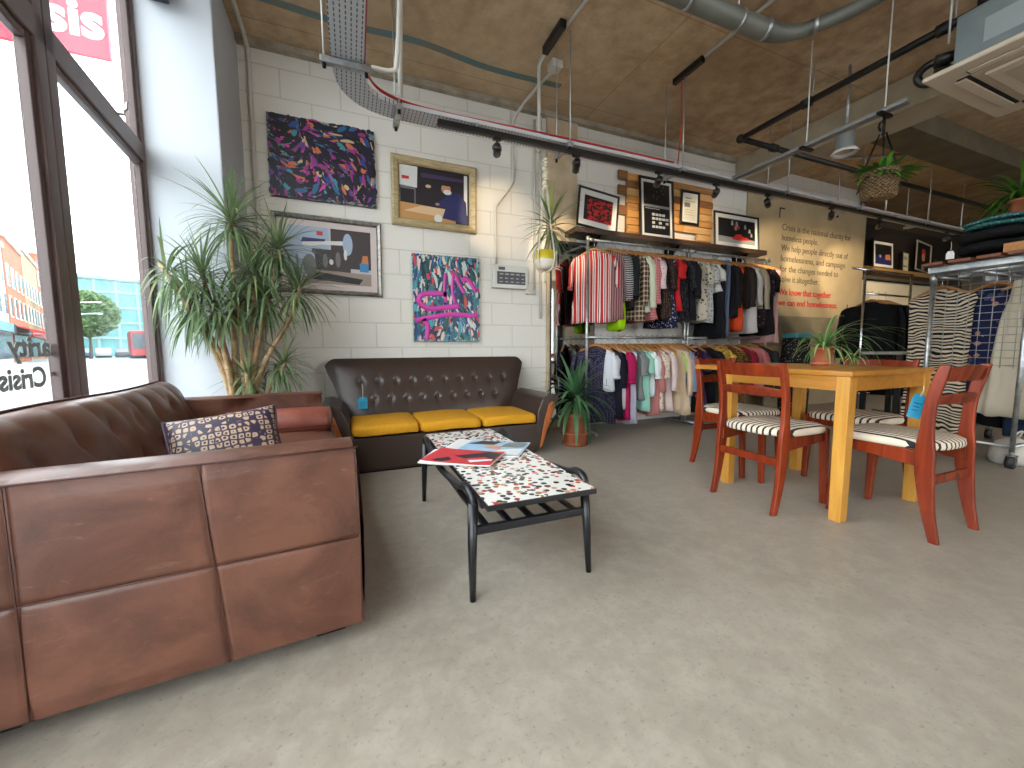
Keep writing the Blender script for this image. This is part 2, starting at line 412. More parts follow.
lp = thing('street_lamp', 'white street lamp with two arms standing before the tree', 'street lamp', sdv*52 - snv*1.75 + Vector((0, 0, -.1)))
B().tube([(0, 0, 0), (0, 0, 6.2)], [.1, .06], 8).obj('pole', mat('lamp_white', C(220, 222, 222), .4), lp)
for z in (5.3, 4.3):
    B().tube([(0, 0, z-.2), (.5, 0, z), (1.5, 0, z+.05)], .045, 6).ball((1.6, 0, z+.03), .24, .1, .07).obj('lamp_arm', mat('lamp_white', C(220, 222, 222), .4), lp)
# parked bicycles/cars row and a red bus, far off
cm = [mat('car_blue', C(80, 100, 130), .3), mat('car_silver', C(170, 176, 182), .3), mat('car_dark', C(60, 64, 72), .3)]
for k in range(5):
    ct = thing('parked_car', ['blue', 'silver', 'dark grey', 'second blue', 'second silver'][k] + ' car parked in the row below the office block, ' + ['leftmost', 'second from left', 'middle one', 'fourth from left', 'rightmost'][k], 'car', sdv*88 + snv*(-2.6+k*2.15) + Vector((0, 0, -.1)), -SD, 'cars parked at the end of the street')
    b = B(); b.poly([(-2, .3), (2, .3), (2.05, .8), (1.2, .95), (.7, 1.45), (-.9, 1.45), (-1.5, .95), (-2, .85)], (-.85, .85), axis='x'); b.obj('body', cm[k % 3], ct, bevel=.08)
    for sy in (-1.25, 1.25):
        b = B(); b.tube([(-.88, sy, .33), (.88, sy, .33)], .33, 12); b.obj('axle_wheels', black_metal, ct)
bs = thing('red_bus', 'red bus far down the street by the window edge', 'bus', sdv*70 + snv*3.3 + Vector((0, 0, -.1)), -SD)
B().box(-1.2, 1.2, 0, 9, .35, 3.6).obj('body', srd, bs, bevel=.15)
B().box(-1.0, 1.0, -.03, .02, 1.3, 3.2).obj('windscreen', sg, bs)
b = B()
for y in (1.6, 7.2): b.tube([(-1.22, y, .5), (1.22, y, .5)], .5, 12)
b.obj('axle_wheels', black_metal, bs)
# red projecting sign outside, white lettering
sg_ = thing('hanging_sign', 'red shop sign with white lettering outside the upper window panes', 'sign', (-2.02, 4.5, 3.29))
B().box(-.85, .27, -.02, .02, 0, .62).obj('sign_board', mat('sign_red', C(190, 24, 52), .5), sg_)
sw = mat('sign_white', C(245, 245, 245), .5)
text_mesh('lettering', 'Crisis', sw, sg_, -.62, .14, .86, .38, y=-.025, bold=.012)
B().box(-.4, .9, -.015, .015, .62, .66).obj('bracket', black_metal, sg_)
# vinyl lettering on the glass, read from outside
wl = thing('window_lettering', 'grey vinyl lettering on the shop window glass, reversed from inside', 'lettering', (0, 0, 0)); wl.matrix_world = WM @ Matrix.Translation(Vector((-.985, 0, 0))) @ Matrix.Rotation(PI/2, 4, 'Z')
vm = mat('vinyl_grey', C(150, 152, 152), .6)
vt = vm.node_tree; vs = vt.nodes.new('ShaderNodeBsdfTranslucent'); vs.inputs[0].default_value = C(150, 152, 150); vx = vt.nodes.new('ShaderNodeMixShader'); vx.inputs[0].default_value = .45
vt.links.new(vt.nodes['Principled BSDF'].outputs[0], vx.inputs[1]); vt.links.new(vs.outputs[0], vx.inputs[2]); vt.links.new(vx.outputs[0], vt.nodes['Material Output'].inputs[0])
# local x runs along the glass (world window y), letters mirrored for the room
text_mesh('lettering', 'charity', vm, wl, .985, .865, .36, .1, flip=True, bold=.003)
text_mesh('lettering', 'for Crisis', vm, wl, .985, .755, .42, .1, flip=True, bold=.003)
# ================================================================ BROWN LEATHER SOFA (by the window)
def leather(name, c1, c2, c3, rough=.36):
    t = NT(name); v = t.co(); a = t.noise(v, 4.2, 7, .66, .6); d = t.noise(t.co('Object', (1.2, 5, 5), (0, .9, .3)), 6, 9, .74, 1.4); f = t.noise(v, 240, 2, .5)
    c = t.ramp(a, [(.3, c1), (.62, c2)])
    c = t.mix(t.ramp(d, [(.60, (0, 0, 0, 1)), (.76, (.6, .6, .6, 1))]), c, c3)
    t.base(c); t.rough(t.ramp(a, [(.3, (rough-.06,)*3+(1,)), (.7, (rough+.1,)*3+(1,))]))
    t.bump(t.math('ADD', t.math('MULTIPLY', f, .35), t.math('MULTIPLY', d, .8)), .16, .004); return t.m
lth = leather('worn_leather', C(68, 41, 32), C(110, 70, 54), C(150, 112, 94))
lth_d = leather('dark_leather', C(82, 48, 36), C(112, 72, 56), C(140, 100, 82), .34)
seam_m = mat('leather_seam', C(78, 46, 37), .6)
SL, SDp, SB, ST = 1.72, .885, .06, .598    # length, depth, underside, arm top
sofa = thing('leather_sofa', 'large worn brown leather sofa with stitched panels under the shop window', 'sofa', (-.004, 1.212, 0), WA)
def bump1(d, w): return math.exp(-(d/w)**2)
def arm_mesh(y_out, sgn):
    """arm slab; outer face at y_out, thickness .17 inwards (sgn = +1 means inwards is +y)"""
    b = B(); th = .135
    def outer(u, v):
        x = -SDp + u*SDp; z = SB + v*(ST-SB)
        seam = max(bump1(x+.36-.035*(1-v), .006), bump1(x+.69, .006), bump1(v-.5, .009))
        p = abs(math.sin(PI*(x+.36-.035*(1-v))/.34))**.35*abs(math.sin(2*PI*v))**.35
        edge = min(1, u*18, (1-u)*18, v*14, (1-v)*14)
        wob = .003*math.sin(9*x+3*z)*math.sin(7*z+1)
        return (x+(.012*(1-v) if u == 1 else 0), y_out - sgn*(.007*p*edge + wob*edge - .005*seam), z)
    b.grid(outer, 170, 100)
    inner = lambda u, v: (-SDp+u*SDp, y_out+sgn*th, SB+v*(ST-SB))
    b.grid(inner, 8, 8)
    b.grid(lambda u, v: (-SDp+u*SDp, y_out+sgn*th*v, ST+.014*math.sin(PI*v)**.6), 30, 6)
    b.grid(lambda u, v: (.02*math.sin(PI*v)**.5, y_out+sgn*th*u, SB+v*(ST-SB)), 6, 20)
    b.grid(lambda u, v: (-SDp, y_out+sgn*th*u, SB+v*(ST-SB)), 4, 4)
    b.grid(lambda u, v: (-SDp+u*SDp, y_out+sgn*th*v, SB), 4, 4)
    bmesh.ops.remove_doubles(b.bm, verts=b.bm.verts, dist=.0015)
    return b
for y_out, sgn in ((0, 1), (SL, -1)):
    a = arm_mesh(y_out, sgn).obj('arm', lth, sofa, smooth=True)
    b = B()
    yo = y_out-sgn*.004
    b.tube([(-SDp, yo, ST+.001), (-.3, yo, ST+.002), (.012, yo, ST+.001)], .0028, 6)
    b.tube([(-SDp, yo+sgn*.133, ST+.002), (.012, yo+sgn*.133, ST+.002)], .004, 6)
    b.tube([(.004, yo, ST), (.008, yo, .33), (.006, yo, SB+.01)], .002, 6)
    b.obj('piping', seam_m, a)
    b = B()
    for fx in (lambda v: -.36+.035*(1-v), lambda v: -.69): b.tube([(fx(v), yo+sgn*.0022, SB+v*(ST-SB)) for v in (0, .25, .5, .75, 1)], .0018, 6)
    b.tube([(-SDp+.01, yo+sgn*.0022, SB+.5*(ST-SB)), (0, yo+sgn*.0022, SB+.5*(ST-SB))], .0018, 6)
    b.obj('seam', seam_m, a)
    if sgn < 0:                        # the far arm stops a little short of the near one
        for q in [a]+list(a.children):
            for v in q.data.vertices: v.co.x = -SDp+(v.co.x+SDp)*(SDp-.045)/SDp
B().box(-SDp+.02, -.03, .13, SL-.13, SB, .27).box(-.1, .012, .13, SL*.6, SB, .26).obj('seat_base', lth, sofa, bevel=.02)
for k in range(2):
    w = (SL-.27)/2; y0 = .135+k*w
    b = B()
    b.grid(lambda u, v: (-.62+u*.63, y0+.006+v*(w-.012), .38+.035*(math.sin(PI*u)*math.sin(PI*v))**.4), 24, 20)
    b.grid(lambda u, v: (.01+.02*math.sin(PI*v), y0+.006+u*(w-.012), .25+v*.13), 12, 6)
    b.grid(lambda u, v: (-.62+u*.63, y0+.006, .25+v*.13), 4, 2).grid(lambda u, v: (-.62+u*.63, y0+w-.006, .25+v*.13), 4, 2)
    b.obj('seat_cushion', lth, sofa, smooth=True)
# rolled, deep buttoned back
def back_pt(u, v):
    # u along the length, v from the seat up over the top roll to the rear
    y = .10+u*(SL-.20)
    prof = cr([(-.60, 0, .34), (-.66, 0, .44), (-.70, 0, .54), (-.735, 0, .63), (-.79, 0, .695), (-.85, 0, .705), (-.88, 0, .66), (-.885, 0, .5), (-.885, 0, .08)], 6)
    f = v*(len(prof)-1); i = min(int(f), len(prof)-2); p = prof[i].lerp(prof[i+1], f-i)
    e = min(1, u/.06, (1-u)/.06); e = math.sqrt(max(0, 1-(1-e)**2))
    nx = Vector((.8, 0, .5)) if v < .55 else Vector((0, 0, 0))
    g = 9; col = u*g; pl = abs(math.sin(PI*col))
    row = bump1(v-.2, .05); row2 = bump1(v-.38, .05)
    d = .011*(1-row*bump1(((col+.5) % 1)-.5, .3)*0) * (0 if v > .6 else 1) * (pl**.6-.6)*(bump1(v-.4, .2)*.5+.15)
    dim = 0
    for r_, off in ((.16, 0), (.34, .5)):
        cc = ((col*.75+off+.5) % 1)-.5
        dim += .022*bump1(cc, .16)*bump1(v-r_, .055)
    q = p + nx*(d-dim)
    mid = Vector((-.80, 0, p.z*.9))
    q = mid + (q-mid)*(.75+.25*e)
    return (q.x, y, q.z + .012*math.sin(u*7)*(.5 if v < .8 else 0))
b = B(); b.grid(back_pt, 130, 54)
b.loft([[Vector(back_pt(0, j/54)) for j in range(55)], [Vector((-.78, .10, .3))]*55], closed=False, cap=False) if False else None
b.obj('backrest', lth_d, sofa, smooth=True, solid=.01)
b = B(); b.tube([Vector(back_pt(i/40, .56))+Vector((-.012, 0, .008)) for i in range(41)], .006, 6); b.obj('piping', seam_m, sofa)
b = B()
for x in (-.08, -SDp+.1):
    for y in (.12, SL-.12): b.box(x-.04, x+.04, y-.04, y+.04, 0, SB+.01)
b.box(-SDp+.1, -.1, .10, SL-.10, .0, SB+.005)
b.obj('plinth', black_frame, sofa)
# bolster against the far arm
bol = thing('bolster_cushion', 'round brown leather bolster against the far arm of the leather sofa', 'cushion', (0, 0, 0)); bol.matrix_world = Matrix.Translation(Vector((-.004, 1.212, 0))) @ Matrix.Rotation(WA, 4, 'Z')
b = B(); yb = SL-.17-.11; zb = .38+.075
prof = [(-.55, .02), (-.545, .07), (-.52, .088), (-.2, .094), (-.04, .09), (.0, .082), (.012, .03), (.014, .005)]
b.loft([[Vector((x, yb+r*math.cos(2*PI*k/20), zb+r*.92*math.sin(2*PI*k/20))) for k in range(20)] for x, r in prof])
bo_ = b.obj('cushion_body', leather('bolster_leather', C(104, 50, 42), C(134, 74, 60), C(158, 104, 88)), bol)
b = B(); b.tube([(-.004, yb+.087*math.cos(2*PI*k/24), zb+.080*math.sin(2*PI*k/24)) for k in range(25)], .005, 6).tube([(-.54, yb-.09, zb-.02), (-.004, yb-.088, zb-.02)], .004, 6).obj('piping', seam_m, bol)
# patterned cushion
t = NT('mosaic_fabric'); v = t.co()
vo = t.n('TexVoronoi', feature='DISTANCE_TO_EDGE'); vo.inputs['Scale'].default_value = 40; vo.inputs['Randomness'].default_value = .4; t.l(v, vo.inputs['Vector'])
v2 = t.n('TexVoronoi'); v2.inputs['Scale'].default_value = 40; v2.inputs['Randomness'].default_value = .4; t.l(v, v2.inputs['Vector'])
inn = t.ramp(v2.outputs['Distance'], [(.20, C(36, 36, 78)), (.21, C(184, 156, 130)), (.50, C(96, 72, 84))], 'CONSTANT')
t.base(t.mix(t.ramp(vo.outputs['Distance'], [(.0, (1, 1, 1, 1)), (.12, (0, 0, 0, 1))], 'CONSTANT'), inn, C(48, 38, 60))); t.rough(.45)
def pillow(name, label, cat, w, h, d, m, M, group=None):
    o = thing(name, label, cat); o.matrix_world = M
    b = B()
    for sg in (1, -1):
        def f(u, v):
            a, c = 2*u-1, 2*v-1
            pin = 1-.10*(1-abs(a)**2)*abs(c)**2*.6
            pin2 = 1-.10*(1-abs(c)**2)*abs(a)**2*.6
            return (a*w/2*pin2, sg*d/2*((1-a*a)*(1-c*c))**.42, c*h/2*pin)
        b.grid(f, 22, 18)
    bmesh.ops.remove_doubles(b.bm, verts=b.bm.verts, dist=.0008)
    return o, b.obj('cover', m, o, smooth=True)
pc, cv = pillow('patterned_cushion', 'navy and gold mosaic patterned cushion on the leather sofa', 'cushion', .40, .29, .14, t.m,
    Matrix.Translation(Vector((-.495, 1.95, .487))) @ Matrix.Rotation(math.radians(8), 4, 'Z') @ Matrix.Rotation(math.radians(-28), 4, 'X') @ Matrix.Rotation(math.radians(-7), 4, 'Y'))
for s_ in (-1, 1): B().tube([(s_*.195, 0, -.14), (s_*.184, 0, 0), (s_*.195, 0, .14)], .006, 6).obj('piping', mat('mauve_piping', C(70, 56, 78), .5), pc)

# ================================================================ BUTTONED SOFA (against the blockwork)
vin = NT('brown_vinyl'); v = vin.co(); vin.base(vin.mix(vin.noise(v, 5, 5), C(52, 40, 35), C(66, 51, 44))); vin.rough(.3); vin.bump(vin.noise(v, 160, 3), .06, .003); vin = vin.m
orange_wood = wood('orange_teak', C(150, 78, 30), C(186, 104, 46), 'Z', 6)
s2 = thing('buttoned_sofa', 'dark brown button-back sofa with wooden arm facings against the white wall', 'sofa', (.70, 2.92, 0))
def bk(u, v, off=0):
    hw = .74+.17*v; x = (2*u-1)*hw
    # rounded top corners
    z = .24+v*.565; y = .58+.17*v
    return Vector((x, y, z))
BUT = [(-.63+i*.1445, .605) for i in range(10)] + [(-.53+i*.137, .455) for i in range(9)]
def bf(u, v):
    p = bk(u, v); d = sum(.013*bump1(math.hypot(p.x-a, (p.z-c)), .024) for a, c in BUT)
    d += .004*sum(bump1(p.x-a, .010)*max(0, 1-abs(p.z-c)/.10) for a, c in BUT)
    puff = .035*(1-(2*u-1)**8)*(1-(2*v-1)**6)
    cz = max(0, abs(2*u-1)-.90)/.10
    z = p.z - (.06*cz**2.4 if v > .9 else .06*cz**2.4*max(0, (v-.6)/.3) if v > .6 else 0)
    return (p.x, p.y-puff+d, z)
b = B(); b.grid(bf, 150, 56)
b.grid(lambda u, v: (lambda p, q: (q[0], q[1]*(1-v)+(p.y+.12)*v, q[2]))(bk(u, 1), bf(u, 1)), 60, 4)
b.grid(lambda u, v: (bk(u, v).x, bk(u, v).y+.12, bf(u, v)[2]), 60, 12)
for e in (0, 1): b.grid(lambda u, v: (bk(e, v).x, bf(e, v)[1]*(1-u)+(bk(e, v).y+.12)*u, bf(e, v)[2]), 4, 24)
bmesh.ops.remove_doubles(b.bm, verts=b.bm.verts, dist=.002)
bko = b.obj('backrest', vin, s2, smooth=True)
for a, c in BUT:
    B().ball((a, bf(.5+a/2/(.74+.17*(c-.24)/.565), (c-.24)/.565)[1]-.002, c), .012, .007, .012, 10, 6).obj('button', mat('vinyl_button', C(60, 46, 40), .25), bko)
B().box(-.72, .72, .0, .72, .014, .262).obj('seat_base', vin, s2, bevel=.015)
B().box(-.70, .70, .02, .70, 0, .02).obj('plinth', black_frame, s2)
# flared arms
for s in (-1, 1):
    rings = []
    for i in range(9):
        y = i/8*.70
        ht = .49-.01*i/8
        ring = [(.705, .03), (.74, .03), (.78, .20), (.875, ht-.11), (.925, ht-.03), (.915, ht+.005), (.86, ht+.012), (.775, ht-.02), (.73, ht-.12), (.705, .2)]
        k_ = .0 if i else .0
        rings.append([Vector((s*x, y, z)) for x, z in ring])
    a = B().loft(rings).obj('arm', vin, s2, bevel=.012)
    B().loft([[Vector((s*x, y, z)) for x, z in ((.738, .05), (.760, .06), (.81, .22), (.868, .36), (.878, .415), (.858, .44), (.825, .42), (.782, .28))] for y in (-.014, .004)]).obj('arm_facing', orange_wood, a, bevel=.006)
# three mustard seat cushions (loose)
t = NT('mustard_knit'); v = t.co('Object', (1, 1, 1)); w_ = t.n('TexWave'); w_.inputs['Scale'].default_value = 38; w_.inputs['Distortion'].default_value = 1.0; t.l(v, w_.inputs['Vector'])
t.base(t.mix(w_.outputs['Fac'], C(196, 132, 8), C(226, 166, 22))); t.rough(.8); t.bump(w_.outputs['Fac'], .35, .006)
for k, nm in enumerate(('left', 'middle', 'right')):
    o = thing('seat_cushion', 'mustard yellow seat cushion, %s one on the buttoned sofa' % nm, 'cushion', (.70-.482+k*.482, 2.915, .262), 0, 'mustard cushions on the buttoned sofa')
    w = .48; b = B()
    def f(u, v):
        a = 2*PI*u
        sq = lambda q: math.copysign(abs(q)**.2, q)
        x = sq(math.cos(a))*w/2; y = .27+sq(math.sin(a))*.285
        prof = ((.85, .004), (.985, .012), (1, .035), (.99, .062), (.95, .078), (.7, .090), (.35, .094), (.01, .095))
        g = v*(len(prof)-1); i = min(int(g), len(prof)-2); q = [prof[i][j]+(prof[i+1][j]-prof[i][j])*(g-i) for j in (0, 1)]
        return (x*q[0], .27+(y-.27)*q[0], q[1]+.004*math.sin(x*14+k))
    b.grid(f, 56, 21); bmesh.ops.remove_doubles(b.bm, verts=b.bm.verts, dist=.002)
    b.obj('cover', t.m, o, smooth=True)
def swing_tag(name, label, M, w=.075, h=.10, sl=.11, m=tag_blue, lines=True):
    o = thing(name, label, 'price tag'); o.matrix_world = M
    B().poly([(-w/2, -h), (w/2, -h), (w/2, -.02), (w*.3, 0), (-w*.3, 0), (-w/2, -.02)], (-.001, .001)).obj('card', m, o)
    B().tube([(0, 0, -.012), (.004, -.003, sl*.5), (0, 0, sl)], .0018, 5).obj('string', string_m, o)
    if lines:
        b = B()
        for i in range(3): b.box(-w*.32, w*(.3-.1*i), -.0016, -.0012, -.045-.016*i, -.041-.016*i)
        b.obj('handwriting', mat('tag_ink', C(20, 70, 100), .6), o)
    return o
swing_tag('price_tag', 'blue price tag on a string hanging from a button of the brown sofa', Matrix.Translation(Vector((.075, 3.46, .49))) @ Matrix.Rotation(.1, 4, 'X'))

# ================================================================ COFFEE TABLE
ct = thing('coffee_table', 'black framed coffee table with white pebble patterned top and slatted shelf', 'table', (.60, 1.757, 0))
blk_w = mat('ebonised_wood', C(24, 25, 29), .33)
t = NT('pebble_pattern'); v = t.co('Object', (1, 1, .01))
vo = t.n('TexVoronoi'); vo.inputs['Scale'].default_value = 38; t.l(v, vo.inputs['Vector'])
x_ = t.sep(vo.outputs['Color'])
pal = t.ramp(x_[0], [(0, C(40, 40, 44)), (.2, C(176, 60, 66)), (.34, C(90, 92, 96)), (.48, C(196, 148, 120)), (.58, C(60, 66, 60)), (.72, C(150, 110, 60)), (.82, C(30, 30, 34)), (.92, C(214, 120, 130))], 'CONSTANT')
e_ = t.math('ADD', vo.outputs['Distance'], t.math('MULTIPLY', t.noise(v, 60, 2), .22))
t.base(t.mix(t.ramp(e_, [(.0, (0, 0, 0, 1)), (.56, (1, 1, 1, 1))], 'CONSTANT'), pal, C(226, 224, 218))); t.rough(.16)
top = B().box(-.21, .21, -.585, .585, .352, .372).obj('tabletop', [mat('black_edge', C(20, 20, 23), .35)], ct, bevel=.003)
B().box(-.205, .205, -.580, .580, .372, .3745).obj('printed_surface', t.m, top)
LX, LY0, LY1 = .238, -.475, .475
for sx in (-1, 1):
    for y in (LY0, LY1):
        sp = .02 if y > 0 else -.02
        B().tube([(sx*LX, y+sp, 0), (sx*(LX-.004), y+sp*.5, .18), (sx*(LX-.012), y, .345)], [.011, .016, .019], 10).obj('leg', blk_w, ct)
    # side rail: sweeps up over each leg and dips between them
    P = cr([(sx*(LX-.012), LY0-.005, .335), (sx*(LX-.008), LY0+.01, .375), (sx*(LX-.006), LY0+.07, .385), (sx*(LX-.004), LY0+.17, .358), (sx*LX, 0, .335), (sx*(LX-.004), LY1-.17, .358), (sx*(LX-.006), LY1-.07, .385), (sx*(LX-.008), LY1-.01, .375), (sx*(LX-.012), LY1+.005, .335)], 6)
    B().tube(P, .015, 10, flat=1.0).obj('side_rail', blk_w, ct)
for y in (LY0, LY1):
    B().bar((-LX+.01, y, .245), (LX-.01, y, .245), .022, .03, ref=(0, 0, 1)).obj('cross_rail', blk_w, ct, bevel=.004)
    B().box(-.20, .20, y-.012, y+.012, .325, .352).obj('top_bearer', blk_w, ct)
for i in range(5):
    x = -.18+i*.09
    B().box(x-.013, x+.013, LY0-.005, LY1+.005, .25, .262).obj('shelf_slat', blk_w, ct, bevel=.003)
# magazines
def magazine(label, M, w, h, th, cover, polys=()):
    o = thing('magazine', label, 'magazine', group='magazines on the coffee table'); o.matrix_world = M
    b = B(); b.grid(lambda u, v: ((u-.5)*w, (v-.5)*h, th+.010*max(0, abs(u-.5)*2-.6)), 12, 2); b.grid(lambda u, v: ((u-.5)*w, (v-.5)*h, .0006+.010*max(0, abs(u-.5)*2-.6)), 12, 2)
    for e in (0, 1): b.grid(lambda u, v: ((u-.5)*w, (e-.5)*h, v*th+.0006*(1-v)+.010*max(0, abs(u-.5)*2-.6)), 12, 1).grid(lambda u, v: ((e-.5)*w, (u-.5)*h, v*th+.0006*(1-v)+.004), 2, 1)
    b.obj('pages', paper, o)
    B().grid(lambda u, v: ((u-.5)*w, (v-.5)*h, th+.0006+.010*max(0, abs(u-.5)*2-.6)), 12, 2).obj('cover', cover, o)
    for k, (mm, pts) in enumerate(polys):
        b = B(); b._add([Vector(((x-.5)*w, (y-.5)*h, th+.0009+.0002*k+.010*max(0, abs(x-.5)*2-.6))) for x, y in pts], [tuple(range(len(pts)))]); b.obj('cover_print', mm, o)
    return o
mr = mat('mag_red', C(204, 52, 58), .3); mb = mat('mag_black', C(34, 30, 38), .3); mw = mat('mag_white', C(228, 228, 226), .35); mbl = mat('mag_blue', C(158, 196, 226), .3); mo = mat('mag_orange', C(222, 150, 110), .3); mg = mat('mag_grey', C(120, 128, 124), .35)
rotz = lambda a: Matrix.Rotation(math.radians(a), 4, 'Z')
magazine('white magazine lowest in the pile, overhanging the edge of the coffee table', Matrix.Translation(Vector((.45, 1.75, .375))) @ rotz(-30), .32, .23, .005, mw)
magazine('red and black covered magazine on the coffee table edge', Matrix.Translation(Vector((.465, 1.73, .381))) @ rotz(-38), .33, .23, .006, mr,
    [(mb, [(.36, .5), (.62, .78), (.80, .55), (.55, .35)]), (mb, [(.12, .12), (.3, .4), (.4, .22), (.3, .05)]), (mb, [(.62, .75), (.78, .95), (.98, .8), (.97, .3), (.84, .5)]), (mw, [(.62, .25), (.95, .4), (.95, .3), (.7, .12)])])
magazine('open pale blue magazine in the middle of the coffee table', Matrix.Translation(Vector((.62, 1.87, .375))) @ rotz(-36), .40, .28, .005, mbl,
    [(mw, [(0, 0), (.16, 0), (.2, 1), (0, 1)]), (mb, [(.2, .7), (.34, 1), (.62, .98), (.55, .72)]), (mo, [(.45, .48), (.52, .66), (.68, .62), (.7, .42)]), (mg, [(.66, .6), (.72, .95), (.98, .92), (.97, .6)]), (mw, [(.62, .1), (.7, .4), (.98, .5), (.98, .05)])])

# ================================================================ DINING TABLE + CHAIRS
tw = wood('golden_oak', C(170, 110, 38), C(194, 134, 54), 'Y', 5, .3)
twz = wood('golden_oak_leg', C(186, 128, 48), C(212, 156, 70), 'Z', 5, .3)
TX0, TX1, TY0, TY1, TZ = 2.225, 2.985, 1.125, 2.06, .763
dt = thing('dining_table', 'light oak dining table with square legs', 'table', (0, 0, 0))
B().box(TX0, TX1, TY0, TY1, TZ-.028, TZ).obj('tabletop', tw, dt, bevel=.004)
for x in (2.26, 2.945):
    for y in (1.165, 1.80): B().bar((x, y, 0), (x, y, TZ-.028), .056, .056, w1=.062, d1=.062).obj('leg', twz, dt, bevel=.004)
for a in ((2.235, 2.255, 1.165, 1.80), (2.95, 2.97, 1.165, 1.80), (2.26, 2.945, 1.14, 1.16), (2.26, 2.945, 1.805, 1.825)):
    B().box(*a, TZ-.10, TZ-.028).obj('apron', tw, dt)
red_w = wood('cherry_red_wood', C(98, 30, 12), C(146, 55, 22), 'Z', 5, .26)
t = NT('striped_seat'); v = t.co(); x_ = t.sep(v)
st = t.math('ABSOLUTE', t.math('SINE', t.math('MULTIPLY', x_[0], PI/.031)))
n_ = t.noise(v, 80, 2)
t.base(t.mix(t.ramp(t.math('ADD', st, t.math('MULTIPLY', n_, .12)), [(.0, (1, 1, 1, 1)), (.58, (0, 0, 0, 1))], 'CONSTANT'), C(222, 208, 186), C(36, 32, 36))); t.rough(.85); t.bump(t.noise(v, 200, 2), .2, .003)
stripe_m = t.m
def make_chair():
    """faces +y; origin on the floor below the seat centre"""
    r = thing('dining_chair', 'x', 'chair')
    for s in (-1, 1):
        # rear post: one sawn, curved board from foot to top
        side = [(-.215, 0), (-.185, .14), (-.165, .30), (-.160, .40), (-.160, .50), (-.165, .62), (-.188, .74), (-.203, .80)]
        wid = [.034, .048, .066, .070, .048, .042, .044, .036]
        L_, R_ = [], []
        pts = cr([(0, y, z) for y, z in side], 4)
        for i, p in enumerate(pts):
            w = wid[min(i//4, 7)] + (wid[min(i//4+1, 7)]-wid[min(i//4, 7)])*(i % 4)/4
            L_.append((p.y-w/2, p.z)); R_.append((p.y+w/2, p.z))
        x = s*.185; B().poly(L_ + R_[::-1], (x-.012, x+.012), axis='x').obj('rear_leg', red_w, r, bevel=.005)
        B().bar((s*.182, .205, 0), (s*.178, .185, .43), .03, .026, w1=.046, d1=.03).obj('front_leg', red_w, r, bevel=.005)
        B().poly([(-.17, .33), (-.17, .40), (.19, .435), (.205, .43), (.205, .365), (.1, .355)], (s*.178-.01, s*.178+.01), axis='x').obj('side_rail', red_w, r, bevel=.004)
    def slat(z0, z1, y0, bow):
        return B().loft([[Vector((x, y0-bow*(1-(x/.18)**2)+dy, z)) for dy, z in ((-.009, z0+.0), (.009, z0), (.009+(-.022), z1+.012*(1-(x/.18)**2)), (-.009+(-.022), z1+.012*(1-(x/.18)**2)))] for x in [-.178+.0445*i for i in range(9)]], smooth=True)
    slat(.725, .785, -.178, .03).obj('top_rail', red_w, r, bevel=.004)
    slat(.620, .662, -.160, .03).obj('back_slat', red_w, r, bevel=.004)
    B().bar((-.178, -.178, .275), (.178, -.178, .275), .042, .016, ref=(0, 1, 0)).obj('rear_stretcher', red_w, r, bevel=.004)
    B().bar((-.17, .19, .395), (.17, .19, .395), .05, .018, ref=(0, 1, 0)).obj('front_rail', red_w, r, bevel=.004)
    b = B()
    sq = lambda q, e=.42: math.copysign(abs(q)**e, q)
    rings = []
    for f, z in ((.90, .408), (.985, .412), (1, .425), (.985, .442), (.9, .453), (.6, .459), (.05, .461)):
        ring = []
        for k in range(40):
            a = 2*PI*k/40; cx, cy = sq(math.cos(a)), sq(math.sin(a))
            if cy < 0: cx, cy = sq(math.cos(a), .62), sq(math.sin(a), .75)
            ring.append(Vector((cx*.205*f, .012+cy*.215*f, z)))
        rings.append(ring)
    b.loft(rings); b.obj('seat', stripe_m, r)
    return r
proto = make_chair()
g_ = 'red wooden chairs round the oak table'
chairs = [((2.565, 1.065, 0), 0, 'red wooden chair nearest the camera, with a blue tag hung on its back'),
          ((2.235, 1.515, 0), -PI/2, 'red wooden chair on the left long side of the oak table, back to the sofas'),
          ((2.60, 2.02, 0), PI, 'red wooden chair at the far end of the oak table, by the clothes rail'),
          ((3.045, 1.495, 0), PI/2, 'red wooden chair mostly hidden behind the oak table, facing the camera')]
for i, (l, a, lab) in enumerate(chairs):
    o = proto if i == 0 else copy_tree(proto)
    o.location = l; o.rotation_euler.z = a; tag(o, lab, 'chair', g_)
swing_tag('price_tag', 'blue price tag hanging from the back slat of the nearest red chair', Matrix.Translation(Vector((2.375, .935, .665))) @ rotz(-20) @ Matrix.Rotation(.25, 4, 'Y'), .065, .11, .04)
# plant on the dining table
# ================================================================ PLANTS
random.seed(11)
def blade(b, p, d, L, w, droop, n=7, mi=0, fold=.25, tip=.03, upv=None):
    """a long tapering leaf from p, leaving along d, bending down by droop"""
    d = Vector(d).normalized(); side = d.cross(Vector((0, 0, 1)))
    side = side.normalized() if side.length > 1e-3 else Vector((1, 0, 0))
    rings = []; q = Vector(p); cur = d.copy(); s = L/n
    for i in range(n+1):
        f = i/n; ww = w*(.55+.45*min(1, f*5))*(1-f**2.2)**.8*.5 + w*tip*.5
        nrm = side.cross(cur).normalized()
        rings.append([q-side*ww, q-nrm*ww*fold*(-1), q+side*ww] if False else [q-side*ww+nrm*ww*fold, q.copy(), q+side*ww+nrm*ww*fold])
        cur = (cur+Vector((0, 0, -droop/n))).normalized(); q = q+cur*s
    b.loft(rings, closed=False, cap=False, mi=mi)
